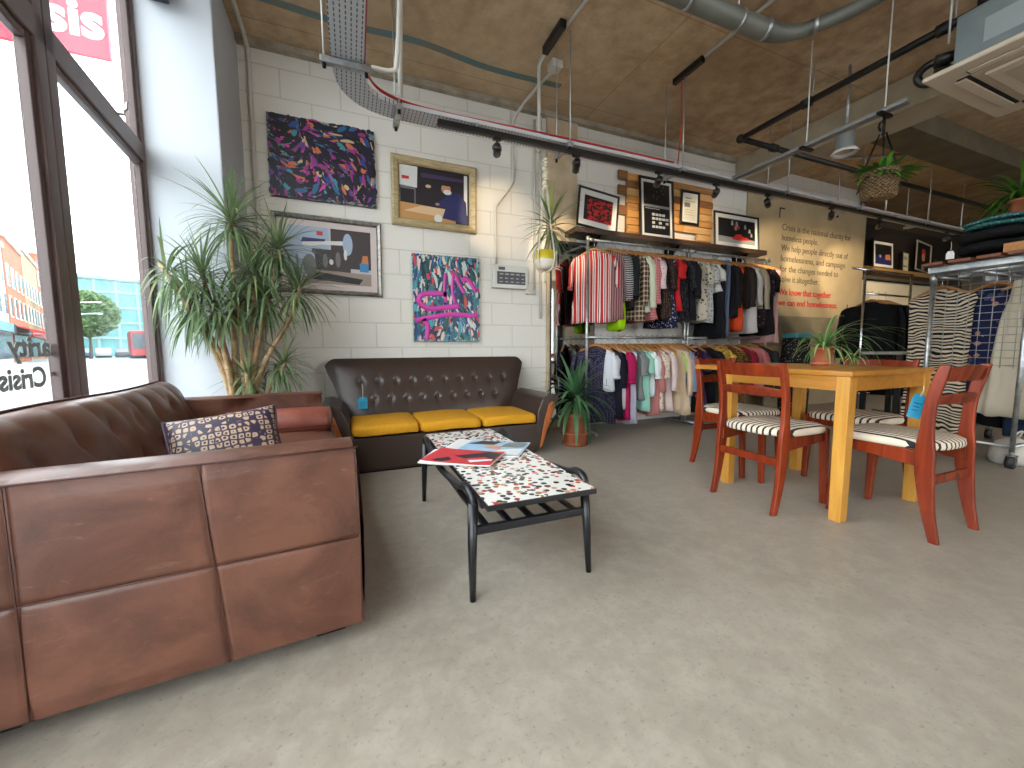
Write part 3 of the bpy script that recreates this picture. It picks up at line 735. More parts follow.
def leaf_mat(name, c1, c2, rough=.4):
    if name in _mc: return _mc[name]
    t = NT(name); v = t.co(); t.base(t.mix(t.noise(v, 9, 3), c1, c2)); t.rough(rough); t.b.inputs['Specular IOR Level'].default_value = .35
    tr = t.n('BsdfTranslucent'); tr.inputs[0].default_value = c2; ms = t.n('MixShader'); ms.inputs[0].default_value = .18
    t.l(t.b.outputs[0], ms.inputs[1]); t.l(tr.outputs[0], ms.inputs[2]); t.l(ms.outputs[0], t.t.nodes['Material Output'].inputs[0]); _mc[name] = t.m; return t.m
drac = [leaf_mat('dracaena_leaf', C(84, 106, 70), C(122, 144, 104)), leaf_mat('dracaena_leaf_pale', C(110, 128, 84), C(140, 150, 100))]
soil = mat('potting_soil', C(50, 38, 30), .95, c2=C(34, 26, 22), scale=40)
bark = mat('cane_bark', C(186, 156, 118), .85, c2=C(146, 116, 84), scale=24, bump=.4, bscale=60)
terra = mat('terracotta', C(176, 100, 66), .75, c2=C(160, 88, 58), scale=14)
def pot(root, r0, r1, h, m, rim=True, c=(0, 0, 0), name='pot'):
    z = c[2]; b = B()
    prof = [(r0*.05, z), (r0*.96, z), (r0, z+.01), (r1*.96, z+h*.84)] + ([(r1*1.04, z+h*.85), (r1*1.05, z+h), (r1*.95, z+h)] if rim else [(r1, z+h), (r1*.94, z+h)]) + [(r1*.9, z+h*.86), (.005, z+h*.86)]
    b.lathe(prof, (c[0], c[1], 0), 32); o = b.obj(name, m, root)
    B().lathe([(.004, z+h*.865), (r1*.9, z+h*.862), (r1*.9, z+h*.875), (.004, z+h*.89)], (c[0], c[1], 0), 24).obj('soil', soil, root)
    return o
def crown(root, c, ax, n, L, w, seed, droop=(1.3, 3.0), name='leaf_crown', lean=.0):
    random.seed(seed); b = B(); ax = Vector(ax).normalized(); e1 = ax.orthogonal().normalized(); e2 = ax.cross(e1)
    for i in range(n):
        f = (i+.5)/n                       # 0 = newest (upright) .. 1 = oldest (hanging)
        th = .15 + 1.7*f**.7 + random.uniform(-.12, .12); ph = i*2.39996 + random.uniform(-.3, .3)
        d = ax*math.cos(th) + (e1*math.cos(ph)+e2*math.sin(ph))*math.sin(th)
        base = Vector(c) - ax*(.11*f) + (e1*math.cos(ph)+e2*math.sin(ph))*.01
        n0 = len(b.bm.verts)
        blade(b, base, d, L*random.uniform(.75, 1.1)*(.8+.2*math.sin(PI*f)), w*random.uniform(.85, 1.15), random.uniform(*droop)*(.3+.7*f), 9, 1 if random.random() < .2 else 0)
        b.bm.verts.ensure_lookup_table(); new = [b.bm.verts[q] for q in range(n0, len(b.bm.verts))]; bad = False
        for q in new:                     # no leaf grows into the pillar, the walls or the glass
            x_, y_ = q.co.x+root.location.x, q.co.y+root.location.y
            if (x_ < -.735 and y_ > 3.20) or y_ > 3.84 or (x_-WO.x)*math.cos(WA)+(y_-WO.y)*math.sin(WA) < -.935: bad = True; break
        if bad: bmesh.ops.delete(b.bm, geom=new, context='VERTS')
    return b.obj(name, drac, root)
dp = thing('dracaena_plant', 'tall dracaena with spiky leaf crowns between the window and the white wall', 'plant', (-.66, 3.075, 0))
pot(dp, .09, .115, .25, mat('planter_grey', C(92, 94, 96), .5))
CR = [((-.02, .0, 1.74), (-.1, 0, 1), 60, .40), ((.24, .08, 1.60), (.3, 0, 1), 44, .36), ((-.37, -.08, 1.40), (-.7, 0, .8), 60, .40), ((-.13, -.05, 1.17), (-.35, -.2, .7), 60, .34),
      ((.35, .08, 1.33), (.35, -.1, 1), 44, .36), ((.09, .05, 1.42), (.1, .1, 1), 54, .36), ((.25, .03, .81), (.6, -.1, .8), 40, .28), ((.0, -.02, 1.22), (.1, -.2, 1), 44, .34), ((.03, -.06, .74), (-.1, -.4, .9), 26, .24),
      ((-.18, -.05, 1.37), (-.3, 0, 1), 50, .36), ((-.27, -.08, 1.2), (-.6, -.2, .6), 54, .36), ((.16, .04, 1.26), (.2, -.2, 1), 50, .34)]
for i, (c_, a_, n_, L_) in enumerate(CR): crown(dp, c_, a_, int(n_*1.75), L_, .015, 100+i)
for k, (base, tgt) in enumerate((((-.03, 0), [(-.05, 0, .7), (-.03, 0, 1.2)]), ((.03, .03), [(.06, .05, .8), (.16, .06, 1.25)]), ((-.05, -.02), [(-.10, -.03, .8), (-.24, -.06, 1.15)]), ((-.04, -.03), [(-.07, -.04, .72), (-.10, -.05, .95)]),
                                 ((.04, 0), [(.06, .01, .62), (.14, .03, .85), (.28, .05, 1.1)]), ((.01, .03), [(.03, .04, .75), (.06, .05, 1.1)]), ((.04, -.02), [(.10, 0, .55)]), ((0, 0), [(0, -.01, .7)]), ((.01, -.03), [(.02, -.05, .5)]), ((-.04, .02), [(-.08, -.01, .8), (-.13, -.03, 1.1)]), ((-.05, 0), [(-.12, -.04, .8)]), ((.03, 0), [(.06, .02, .8)]))):
    P = cr([(base[0], base[1], .2), (base[0], base[1], .4)] + tgt + [CR[k][0]], 4); n = len(P)
    B().tube(P, [.024-.013*i/n for i in range(n)], 8).obj('cane', bark, dp)
# floor plant in a terracotta pot
fp = thing('floor_plant', 'strappy green plant in a terracotta pot on the floor beside the brown sofa', 'plant', (1.89, 3.10, 0))
p_ = pot(fp, .105, .128, .30, terra)
B().lathe([(.128, .10), (.131, .11), (.128, .12)], n=32, cap=False).lathe([(.112, .03), (.12, .0), (.11, 0), (.10, .02)], n=32, cap=False).obj('pot_moulding', terra, p_)
yl = [leaf_mat('yucca_leaf', C(62, 102, 66), C(98, 138, 94)), leaf_mat('yucca_leaf_dark', C(40, 74, 50), C(66, 104, 70))]
random.seed(4); b = B()
for i in range(64):
    f = i/64; th = .1+1.5*f**.7; ph = i*2.4+random.uniform(-.2, .2)
    d = (math.cos(ph)*math.sin(th), math.sin(ph)*math.sin(th), math.cos(th))
    blade(b, (math.cos(ph)*.02, math.sin(ph)*.02, .36+.12*(1-f)), d, random.uniform(.30, .46), random.uniform(.036, .05), random.uniform(1.6, 3.6)*(.3+.7*f), 10, i % 2)
b.obj('foliage', yl, fp)
B().tube([(0, 0, .25), (.005, 0, .36), (0, 0, .5)], [.02, .018, .012], 8).obj('stem', bark, fp)
# spider plant on the dining table
sp = thing('spider_plant', 'spider plant in a small terracotta pot on the oak dining table', 'plant', (2.80, 1.585, TZ))
B().lathe([(.005, .0), (.055, .0), (.066, .02), (.062, .022), (.05, .012), (.005, .01)], n=28).obj('saucer', terra, sp)
pot(sp, .042, .058, .105, terra, c=(0, 0, .012))
spm = [leaf_mat('spider_leaf', C(74, 120, 52), C(110, 152, 78)), leaf_mat('spider_leaf_pale', C(150, 172, 112), C(172, 188, 130))]
random.seed(9); b = B()
for i in range(40):
    ph = i*2.4; th = random.uniform(.15, 1.1); d = (math.cos(ph)*math.sin(th), math.sin(ph)*math.sin(th), math.cos(th))
    blade(b, (math.cos(ph)*.015, math.sin(ph)*.015, .11), d, random.uniform(.16, .26), random.uniform(.010, .015), random.uniform(2.2, 4.0), 9, 1 if i % 4 == 0 else 0)
for i in range(16):
    ph = random.uniform(-1.6, .4); th = random.uniform(.2, .7)
    d = (math.cos(ph)*math.sin(th), math.sin(ph)*math.sin(th), math.cos(th))
    blade(b, (math.cos(ph)*.015, math.sin(ph)*.015, .11), d, random.uniform(.30, .46), .014, random.uniform(1.8, 2.7), 12, 1 if i % 3 == 0 else 0)
for d, L in (((.55, -.62, .95), .62), ((.75, -.5, .75), .6), ((.35, -.7, 1), .5)):
    blade(b, (0, 0, .11), d, L, .013, 1.75, 14, 0)
b.obj('foliage', spm, sp)
for s_, e_ in (((.1, -.2, .0), 7),):
    random.seed(e_); b = B()
    for i in range(22):
        ph = i*2.4; th = random.uniform(.3, 1.3); d = (math.cos(ph)*math.sin(th), math.sin(ph)*math.sin(th), math.cos(th))
        blade(b, (.105, -.115, .05), d, random.uniform(.07, .15), .010, random.uniform(1.5, 3), 7, i % 2)
    b.tube(cr([(0, 0, .12), (.05, -.06, .2), (.10, -.11, .05)], 5), .002, 5); b.obj('plantlet', spm, sp)
# macrame hanging planter in front of the pilaster
hp = thing('hanging_plant', 'dracaena in a yellow and white pot hung in cream macrame from the tray', 'plant', (1.497, 2.94, 1.52))
t = NT('dipped_pot'); x_ = t.sep(t.co()); t.base(t.ramp(x_[2], [(0, C(214, 204, 190)), (.075, C(196, 176, 40))], 'CONSTANT')); t.rough(.4)
B().lathe([(.005, 0), (.045, .0), (.07, .02), (.082, .07), (.08, .15), (.074, .15), (.07, .12), (.005, .12)], n=28).obj('pot', t.m, hp)
b = B(); random.seed(3)
for i in range(60):
    f = i/60; th = .08+1.9*f**.8; ph = i*2.4; d = (math.cos(ph)*math.sin(th), math.sin(ph)*math.sin(th), math.cos(th))
    blade(b, (.045, -.01, .40-.12*f), d, random.uniform(.2, .36), .017, random.uniform(1.0, 2.4)*(.2+.8*f), 7, 1 if f < .2 else 0)
b.obj('foliage', [drac[0], leaf_mat('dracaena_new_leaf', C(130, 150, 70), C(160, 176, 90))], hp)
B().tube([(0, 0, .1), (.03, 0, .2), (.045, -.01, .42)], [.014, .012, .009], 8).obj('stem', bark, hp)
mh = thing('macrame_hanger', 'cream macrame plant hanger knotted above the yellow pot', 'plant hanger', (1.497, 2.94, 1.52))
mc = mat('macrame_cord', C(214, 202, 176), .9, bump=.4, bscale=200)
b = B()
for k in range(4):
    a = k*PI/2+.5; x, y = math.cos(a), math.sin(a)
    b.tube(cr([(0, 0, -.012), (x*.06, y*.06, .0), (x*.09, y*.09, .07), (x*.088, y*.088, .15), (x*.05, y*.05, .38), (x*.02, y*.02, .62), (0, 0, .66)], 5), .007, 6)
b.obj('net_cord', mc, mh)
b = B()
for i in range(14): b.ball((.008*math.sin(i*2.0), .008*math.cos(i*2.0), .64+i*.018), .026-.0008*i, None, .014, 10, 6)
b.obj('knotted_braid', mc, mh)
B().tube([(0, 0, .9), (0, 0, .965), (.02, 0, .985), (.02, 0, 1.0)], .004, 6).lathe([(.004, -.10), (.018, -.09), (.012, -.02), (.012, -.012), (.004, -.01)], n=10).obj('hook', mc, mh)
# woven basket with fern hung under the perforated tray
hb = thing('hanging_basket', 'woven wicker basket with green plants hung on black cords from the ceiling tray', 'plant', (3.50, 1.69, 1.92))
t = NT('wicker'); v = t.co(); tc_ = t.n('TexCoord'); xx = t.sep(tc_.outputs['Object'])
ang = t.math('ARCTAN2', xx[1], xx[0]); w1 = t.math('SINE', t.math('MULTIPLY', ang, 22.0)); w2 = t.math('SINE', t.math('MULTIPLY', xx[2], 260.0)); wv = t.math('MULTIPLY', w1, w2)
t.base(t.ramp(t.math('ADD', t.math('MULTIPLY', wv, .35), t.math('MULTIPLY', t.noise(v, 60, 2), 1.0)), [(.25, C(90, 66, 40)), (.75, C(160, 128, 88))])); t.rough(.8); t.bump(wv, .8, .012)
prof = [(.005, 0), (.075, 0), (.088, .01), (.095, .08), (.104, .165), (.11, .172), (.11, .182), (.102, .182), (.09, .14), (.005, .14)]
bs_ = B().lathe(prof, n=36).obj('basket', t.m, hb)
b = B()
for r in range(11):
    z = .012+r*.0155; R_ = .085+.018*(z/.17)
    b.tube([((R_+.005*math.sin(k*PI/2+r*PI))*math.cos(2*PI*k/72), (R_+.005*math.sin(k*PI/2+r*PI))*math.sin(2*PI*k/72), z) for k in range(73)], .0072, 5, cap=False)
b.obj('weave_bands', t.m, bs_)
fern = [leaf_mat('fern_leaf', C(62, 116, 34), C(98, 152, 54)), leaf_mat('fern_leaf_dark', C(38, 84, 28), C(60, 110, 40))]
random.seed(21); b = B()
for i in range(70):
    ph = i*2.4; th = random.uniform(.2, 1.45); d = (math.cos(ph)*math.sin(th), math.sin(ph)*math.sin(th), math.cos(th))
    blade(b, (math.cos(ph)*.05, math.sin(ph)*.05, .15), d, random.uniform(.09, .17), random.uniform(.03, .05), random.uniform(.8, 2.0), 6, i % 2, fold=.1)
for i in range(10):
    blade(b, (.03, -.05, .16), (random.uniform(.5, 1), random.uniform(-.9, -.3), random.uniform(.3, .6)), random.uniform(.14, .22), .045, .7, 6, 0, fold=.1)
b.obj('foliage', fern, hb)
b = B()
for k in range(3):
    a = k*2*PI/3+.3; b.tube([(.105*math.cos(a), .105*math.sin(a), .18), (.02*math.cos(a), .02*math.sin(a), .44)], .006, 5)
b.tube([(0, 0, .43), (0, 0, .56)], .01, 6).tube([(0, 0, .53), (-.03, .01, .51), (-.035, .01, .48), (-.015, .01, .46)], .007, 6)
b.obj('cords', black_metal, hb)
# ================================================================ CLOTHES
def cloth(kind, c1, c2=None, scale=1.0, c3=None):
    key = 'cloth_%s_%s_%s_%s' % (kind, c1[:3], (c2 or c1)[:3], scale)
    if key in _mc: return _mc[key]
    t = NT('cloth_'+kind); v = t.co(); t.rough(.85); t.b.inputs['Specular IOR Level'].default_value = .2
    x = t.sep(v); weave = t.noise(v, 260, 2)
    if kind == 'plain': t.base(t.mix(t.noise(v, 6, 3), c1, tuple(k*.86 for k in c1[:3])+(1,)))
    elif kind == 'stripe':   # vertical stripes
        s = t.math('ADD', t.math('MULTIPLY', t.math('SINE', t.math('MULTIPLY', t.math('ADD', x[0], t.math('MULTIPLY', x[1], .35)), 2*PI/(.036*scale))), .5), .5)
        t.base(t.ramp(s, [(0, c1), (.42, c2), (.93, c3 or c2)], 'CONSTANT'))
    elif kind == 'hoop':     # horizontal stripes
        s = t.math('SINE', t.math('MULTIPLY', x[2], 2*PI/(.03*scale))); t.base(t.ramp(s, [(0, c1), (.5, c2)], 'CONSTANT'))
    elif kind == 'plaid':
        a = t.ramp(t.math('SINE', t.math('MULTIPLY', t.math('ADD', x[0], x[1]), 2*PI/(.07*scale))), [(0, (0, 0, 0, 1)), (.55, (1, 1, 1, 1))], 'CONSTANT')
        b_ = t.ramp(t.math('SINE', t.math('MULTIPLY', x[2], 2*PI/(.07*scale))), [(0, (0, 0, 0, 1)), (.55, (1, 1, 1, 1))], 'CONSTANT')
        t.base(t.mix(t.mix(.5, a, b_), c1, c2))
    elif kind == 'floral':
        vo = t.n('TexVoronoi'); vo.inputs['Scale'].default_value = 26/scale; t.l(v, vo.inputs['Vector'])
        h = t.sep(vo.outputs['Color']); d = t.math('ADD', vo.outputs['Distance'], t.math('MULTIPLY', t.noise(v, 60, 2), .3))
        fl_ = t.mix(t.ramp(h[0], [(0, (0, 0, 0, 1)), (.5, (1, 1, 1, 1))], 'CONSTANT'), c2, c3 or c2)
        t.base(t.mix(t.ramp(d, [(0, (0, 0, 0, 1)), (.46, (1, 1, 1, 1))], 'CONSTANT'), fl_, c1))
    elif kind == 'dots':
        vo = t.n('TexVoronoi'); vo.inputs['Scale'].default_value = 60/scale; vo.inputs['Randomness'].default_value = .4; t.l(v, vo.inputs['Vector'])
        t.base(t.ramp(vo.outputs['Distance'], [(0, c2), (.26, c1)], 'CONSTANT'))
    elif kind == 'zebra':
        w = t.n('TexWave'); w.bands_direction = 'Z'; w.inputs['Scale'].default_value = 11; w.inputs['Distortion'].default_value = 14; w.inputs['Detail'].default_value = 1.0; w.inputs['Detail Scale'].default_value = .55
        t.l(v, w.inputs['Vector']); t.base(t.ramp(w.outputs['Fac'], [(0, c1), (.5, c2)], 'CONSTANT'))
    t.bump(weave, .15, .002); _mc[key] = t.m; return t.m
hang_w = wood('hanger_wood', C(150, 98, 50), C(182, 128, 72), 'X', 6, .4)
def make_hanger(w=.178):
    r = thing('coat_hanger', 'x', 'coat hanger')
    P = cr([(-w, 0, -.165), (-w*.6, 0, -.128), (-w*.22, 0, -.097), (0, 0, -.088), (w*.22, 0, -.097), (w*.6, 0, -.128), (w, 0, -.165)], 4)
    B().tube(P, [.013+.008*(1-abs(p.x)/w) for p in P], 8, flat=.75).obj('shoulder_bar', hang_w, r)
    B().tube(cr([(0, 0, -.088), (0, 0, -.035), (0, .006, -.022), (0, .018, -.008), (0, .017, .010), (0, .002, .019), (0, -.012, .014)], 4), .0022, 5).obj('hook', chrome, r)
    return r
HPROTO = make_hanger(); h_used = [False]
def garment(kind, label, cat, m, W=.2, L=.68, SLV=.2, flare=1.0, seed=0, th=.035, collar=None, trim_m=None, cut=False):
    """hangs in its own x-z plane, hook point at the origin"""
    random.seed(seed)
    r = thing(kind, label, cat)
    ph = random.uniform(0, 6); nf = random.choice((3, 4, 5)); n = 36
    if cat in ('skirt', 'trousers'):
        stations = [(-.10, W*.86, th*.6), (-.13, W*.9, th*.7), (-.25, W*1.0, th), (-.4, W*(1+.3*(flare-1)), th), (-L*.75, W*(1+.7*(flare-1)), th*1.1), (-L, W*flare, th*1.2)]
    else:
        stations = [(-.122, .062, .016), (-.132, .085, .02), (-.150, W*.72, .026), (-.172, W*.97, .03), (-.21, W*1.0, th), (-.30, W*.93, th*1.15), (-.45*L-.1, W*(.9+.15*(flare-1)), th*1.15), (-.75*L, W*(.93+.6*(flare-1)), th*1.2), (-L, W*flare, th*1.25)]
    P = cr([Vector((w, t, z)) for z, w, t in stations], 3)
    rings = []
    for p in P:
        f = max(0, min(1, (-p.z-.12)/max(.2, L-.12))); ring = []
        for k in range(n):
            a = 2*PI*k/n; x = p.x*math.copysign(abs(math.cos(a))**.8, math.cos(a)); y = p.y*math.sin(a)
            y += (.016*f+.003)*math.sin(nf*PI*x/W+ph) + .007*f*math.sin(9*x/W*1.7+ph*2+p.z*5)
            x += .006*f*math.sin(p.z*16+ph)
            zz = p.z + (.012*math.sin(5*x/W+ph) if f > .97 else 0)
            ring.append(Vector((x, y, zz)))
        rings.append(ring)
    body = B().loft(rings).obj('body', m, r)
    if SLV > 0:
        for s in (-1, 1):
            k_ = max(4, int(SLV/.07)); rg = []
            sw = random.uniform(-.03, .03)
            for i in range(k_+1):
                f = i/k_; cx = s*(W*.93+.028*math.sin(min(1, f*2.5)*PI/2)+.012*f); cy = sw*f; cz = -.188-SLV*f
                rx, ry = (.030-.006*f), (.058-.018*f*min(1, SLV/.4))
                rg.append([Vector((cx+rx*math.cos(2*PI*j/14)*(1 if i else .8)+.004*math.sin(i*2+ph), cy+ry*math.sin(2*PI*j/14)+.004*math.sin(i*1.7+j), cz+(s*rx*math.cos(2*PI*j/14)*-.9 if i == 0 else 0))) for j in range(14)])
            sl_ = B().loft(rg).obj('sleeve', m, r)
            if trim_m is not None and SLV > .15:
                e = [p + Vector((0, 0, -.002)) for p in rg[-1]]; c_ = sum(e, Vector())/14
                B().loft([[c_+(p-c_)*1.06+Vector((0, 0, .03)) for p in e], [c_+(p-c_)*1.06 for p in e]]).obj('cuff', trim_m, sl_)
    if collar is not None:
        b = B()
        b.loft([[Vector((.058*math.cos(2*PI*k/18)*q, .024*math.sin(2*PI*k/18)*q+.0, z+.006*math.cos(2*PI*k/18+PI/2))) for k in range(18)] for q, z in ((1.0, -.128), (.95, -.106), (1.06, -.104), (1.18, -.132))], cap=False)
        for s in (-1, 1): b.poly([(s*.012, -.125), (s*.06, -.128), (s*.055, -.175), (s*.018, -.19)], (-.036, -.030))
        b.obj('collar', collar, r, solid=.002)
        B().box(-.011, .011, -th*1.15-.012, -th*1.15-.008, -L*.9, -.15) if False else None
    if cut: # small white swing ticket
        B().box(-.02, .02, -.05, -.048, -.21, -.14).obj('ticket', paper, r)
    return r
K = C(20, 20, 23); W_ = C(226, 222, 214); NV = C(32, 34, 62); RD = C(196, 40, 40)
P_ = lambda *a: cloth('plain', C(*a))
UP = [  # name, label, category, material, W, L, sleeve, flare, collar?
 ('striped_blouse', 'red, white and black striped blouse hanging at the left end of the upper rail', 'shirt', cloth('stripe', C(196, 50, 48), C(232, 214, 206), 1.5, C(70, 30, 34)), .22, .74, .30, 1.1, 1),
 ('striped_shirt', 'maroon and grey striped shirt just behind the red striped blouse', 'shirt', cloth('stripe', C(110, 54, 58), C(150, 118, 118), .7), .20, .72, .44, 1.0, 1),
 ('striped_jumper', 'black jumper with white hooped sleeves on the upper rail', 'jumper', cloth('hoop', K, C(200, 200, 198), .6), .20, .56, .42, 1.0, 0),
 ('black_shirt', 'black shirt beside the hooped jumper, over the lime green top', 'shirt', cloth('plain', C(34, 34, 38)), .2, .62, .4, 1, 0),
 ('plaid_shirt', 'brown and cream plaid shirt on the upper rail', 'shirt', cloth('plaid', C(70, 50, 42), C(196, 178, 150), .7), .21, .72, .48, 1.0, 1),
 ('cream_shirt', 'pale cream green shirt with long sleeves beside the plaid shirt', 'shirt', P_(206, 210, 184), .21, .64, .5, 1.0, 1),
 ('rose_blouse', 'rose pink checked blouse next to the pale cream shirt', 'blouse', cloth('plaid', C(176, 92, 96), C(206, 150, 146), .4), .2, .72, .46, 1.05, 1),
 ('pink_blouse', 'white and lilac blouse next to the rose checked blouse', 'blouse', cloth('floral', C(222, 200, 202), C(182, 130, 160), .6), .19, .56, .3, 1.0, 0),
 ('leopard_blouse', 'black and brown speckled blouse in the middle of the left upper rail', 'blouse', cloth('dots', C(40, 30, 28), C(130, 96, 78), .8), .2, .70, .3, 1.1, 0),
 ('navy_dress', 'navy dress with small pale flowers on the left upper rail', 'dress', cloth('floral', C(30, 32, 58), C(170, 170, 186), .6), .2, .78, .0, 1.15, 0),
 ('red_tee', 'red tee with pale blue and white trim on the upper rail', 'tee shirt', cloth('plain', RD), .2, .62, .18, 1.0, 0),
 ('black_dotted_top', 'black dotted top between the red tee and the scarf print shirt', 'top', cloth('dots', C(22, 22, 26), C(120, 120, 128), .5), .2, .72, .3, 1.0, 0),
 ('black_blouse', 'plain black top right of the dotted one at the middle post', 'top', cloth('plain', C(26, 27, 33)), .2, .7, .38, 1.0, 0),
 ('printed_shirt', 'beige and grey scarf print shirt just right of the middle post', 'shirt', cloth('floral', C(190, 180, 160), C(96, 86, 76), 1.0, C(60, 60, 62)), .2, .70, .22, 1.0, 1),
 ('pale_print_top', 'pale grey printed top beside the scarf print shirt', 'top', cloth('floral', C(178, 180, 178), C(90, 94, 98), .6), .19, .72, .2, 1.0, 0),
 ('frilled_top', 'small white frilled top in front of a long black dress', 'top', P_(226, 222, 214), .17, .42, .16, 1.15, 0),
 ('black_dress', 'long black dress behind the white frilled top', 'dress', cloth('plain', C(24, 24, 28)), .2, .88, .0, 1.15, 0),
 ('blue_trousers', 'slate blue trousers hanging beside the long black dress', 'trousers', P_(96, 110, 134), .17, .86, .0, .95, 0),
 ('black_cardigan', 'black cardigan left of the orange dress', 'cardigan', cloth('plain', C(30, 26, 30)), .19, .66, .46, 1.0, 0),
 ('orange_dress', 'bright orange sleeveless dress on the right upper rail', 'dress', P_(214, 76, 36), .17, .80, .0, 1.1, 0),
 ('brown_jacket', 'dark brown jacket right of the orange dress', 'jacket', P_(52, 44, 38), .2, .60, .44, 1.0, 0),
 ('white_cardigan', 'white cardigan with mauve sleeves on the right upper rail', 'cardigan', P_(206, 200, 196), .2, .82, .42, 1.05, 0),
 ('beige_jacket', 'beige cropped jacket beside the white cardigan', 'jacket', P_(178, 164, 138), .21, .6, .46, 1.0, 1),
 ('rose_print_top', 'black top with pink rose print near the right end of the upper rail', 'top', cloth('floral', C(32, 26, 32), C(176, 70, 90), 1.2, C(120, 60, 80)), .2, .76, .3, 1.0, 0),
 ('lace_dress', 'black lace dress second from the right end of the upper rail', 'dress', cloth('dots', C(24, 20, 22), C(60, 50, 50), .4), .2, .84, .25, 1.1, 0),
 ('pink_dress', 'dusty pink dress at the right end of the upper rail', 'dress', P_(196, 150, 146), .19, .92, .0, 1.1, 0),
]
LO = [
 ('dotted_dress', 'navy white-dotted dress with a white ticket, leftmost on the lower rail', 'dress', cloth('dots', C(30, 26, 50), C(150, 146, 166), .45), .21, .84, .26, 1.1, 0),
 ('white_blouse', 'white blouse with blue trim behind the navy dotted dress', 'blouse', P_(218, 220, 226), .2, .52, .24, 1.0, 0),
 ('black_navy_dress', 'blue black dress on the lower rail before the white and magenta tops', 'dress', cloth('plain', C(28, 30, 44)), .2, .80, .34, 1.1, 0),
 ('white_vest', 'white vest squeezed beside the magenta dress', 'vest', P_(220, 214, 212), .18, .72, .0, 1.0, 0),
 ('magenta_dress', 'magenta dress on the lower rail', 'dress', P_(172, 28, 84), .2, .82, .30, 1.05, 0),
 ('lilac_dress', 'pale lilac grey dress beside the magenta dress', 'dress', P_(178, 174, 192), .2, .86, .0, 1.05, 0),
 ('grey_tee', 'mid grey tee on the lower rail', 'tee shirt', P_(128, 130, 130), .21, .62, .22, 1.0, 0),
 ('mint_top', 'mint green top beside the grey tee', 'top', P_(150, 206, 186), .2, .74, .2, 1.0, 0),
 ('white_tee', 'bright white tee beside the mint top', 'tee shirt', P_(226, 232, 232), .21, .60, .26, 1.0, 0),
 ('dusty_pink_dress', 'dusty rose dress on the lower rail', 'dress', P_(186, 122, 118), .2, .80, .4, 1.05, 0),
 ('cream_print_top', 'cream printed top beside the dusty rose dress', 'top', cloth('floral', C(214, 200, 182), C(170, 120, 110), .6), .2, .74, .26, 1.0, 0),
 ('white_pink_blouse', 'white and pale pink blouse left of the mustard scarf', 'blouse', P_(220, 200, 196), .2, .76, .4, 1.0, 0),
 ('mustard_top', 'mustard orange top tucked before the cream coat', 'top', P_(204, 142, 48), .19, .56, .0, 1.0, 0),
 ('cream_coat', 'wide cream coat with loose sleeves on the lower rail', 'coat', P_(214, 190, 160), .24, .80, .46, 1.15, 1),
 ('lime_blouse', 'pale lime green top right of the cream coat', 'top', P_(170, 190, 110), .2, .66, .2, 1.0, 0),
 ('blue_shirt', 'light blue shirt right of the lime top', 'shirt', P_(140, 160, 190), .2, .7, .42, 1.0, 1),
 ('black_floral_dress', 'black dress with red flowers at the end of the left lower rail', 'dress', cloth('floral', C(26, 24, 28), C(180, 50, 56), 1.3, C(150, 90, 90)), .2, .8, .2, 1.1, 0),
 ('purple_dress', 'dark purple dress on the right lower rail behind the chairs', 'dress', P_(52, 34, 62), .2, .8, .2, 1.1, 0),
 ('black_long_dress', 'long black dress on the right lower rail beside the dark purple one', 'dress', cloth('plain', C(26, 24, 28)), .2, .84, .2, 1.1, 0),
 ('gold_floral_dress', 'gold floral dress on the right lower rail seen under the oak table', 'dress', cloth('floral', C(196, 158, 60), C(140, 80, 40), 1.0, C(222, 200, 130)), .2, .84, .1, 1.1, 0),
 ('brown_gold_dress', 'brown and gold spotted dress on the right lower rail', 'dress', cloth('dots', C(90, 60, 36), C(190, 150, 70), 1.4), .2, .8, .1, 1.1, 0),
 ('crimson_blouse', 'crimson blouse on the right lower rail', 'blouse', P_(150, 36, 56), .2, .64, .3, 1.0, 0),
 ('coral_blouse', 'coral pink blouse at the right of the lower rail', 'blouse', P_(206, 120, 120), .2, .64, .3, 1.0, 0),
 ('grey_jacket', 'charcoal jacket at the right end of the lower rail', 'jacket', P_(48, 48, 52), .2, .7, .46, 1.0, 1),
]
RY, RU, RL = 3.48, 1.985, 1.005
def put(spec, x, y, z, rz, seed, grp, hgrp):
    nm, lab, cat, m, W, L, S, fl_, col = spec
    L *= 1.13 if z > 1.5 and cat not in ('jacket',) else 1.07
    g = garment(nm, lab, cat, m, W, L, S, fl_, seed, .042, m if col else None, m, cut=(nm == 'dotted_dress'))
    g.location = (x, y, z); g.rotation_euler.z = rz; g['group'] = grp
    h = HPROTO if not h_used[0] else copy_tree(HPROTO); h_used[0] = True
    h.location = (x, y, z); h.rotation_euler.z = rz; tag(h, ('wooden hanger holding the ' + lab)[:200], 'coat hanger', hgrp)
    words = h['label'].split(); h['label'] = ' '.join(words[:16])
random.seed(77)
xs_u = [2.36] + [2.50+.089*i for i in range(12)] + [3.67+.099*i for i in range(13)]
for i, s_ in enumerate(UP):
    a = PI/2 + random.uniform(-.04, .30)
    put(s_, xs_u[i], RY if i else RY+.04, RU, {0: 2.5, 1: 2.05}.get(i, a), 200+i, 'clothes on the upper rail', 'hangers on the upper rail')
xs_l = [2.36+.0745*i for i in range(17)] + [3.72+.19*i for i in range(7)]
for i, s_ in enumerate(LO):
    a = PI/2 + random.uniform(-.04, .30)
    put(s_, xs_l[i], RY, RL, 2.3 if i == 0 else 2.0 if i == 13 else a, 300+i, 'clothes on the lower rail', 'hangers on the lower rail')
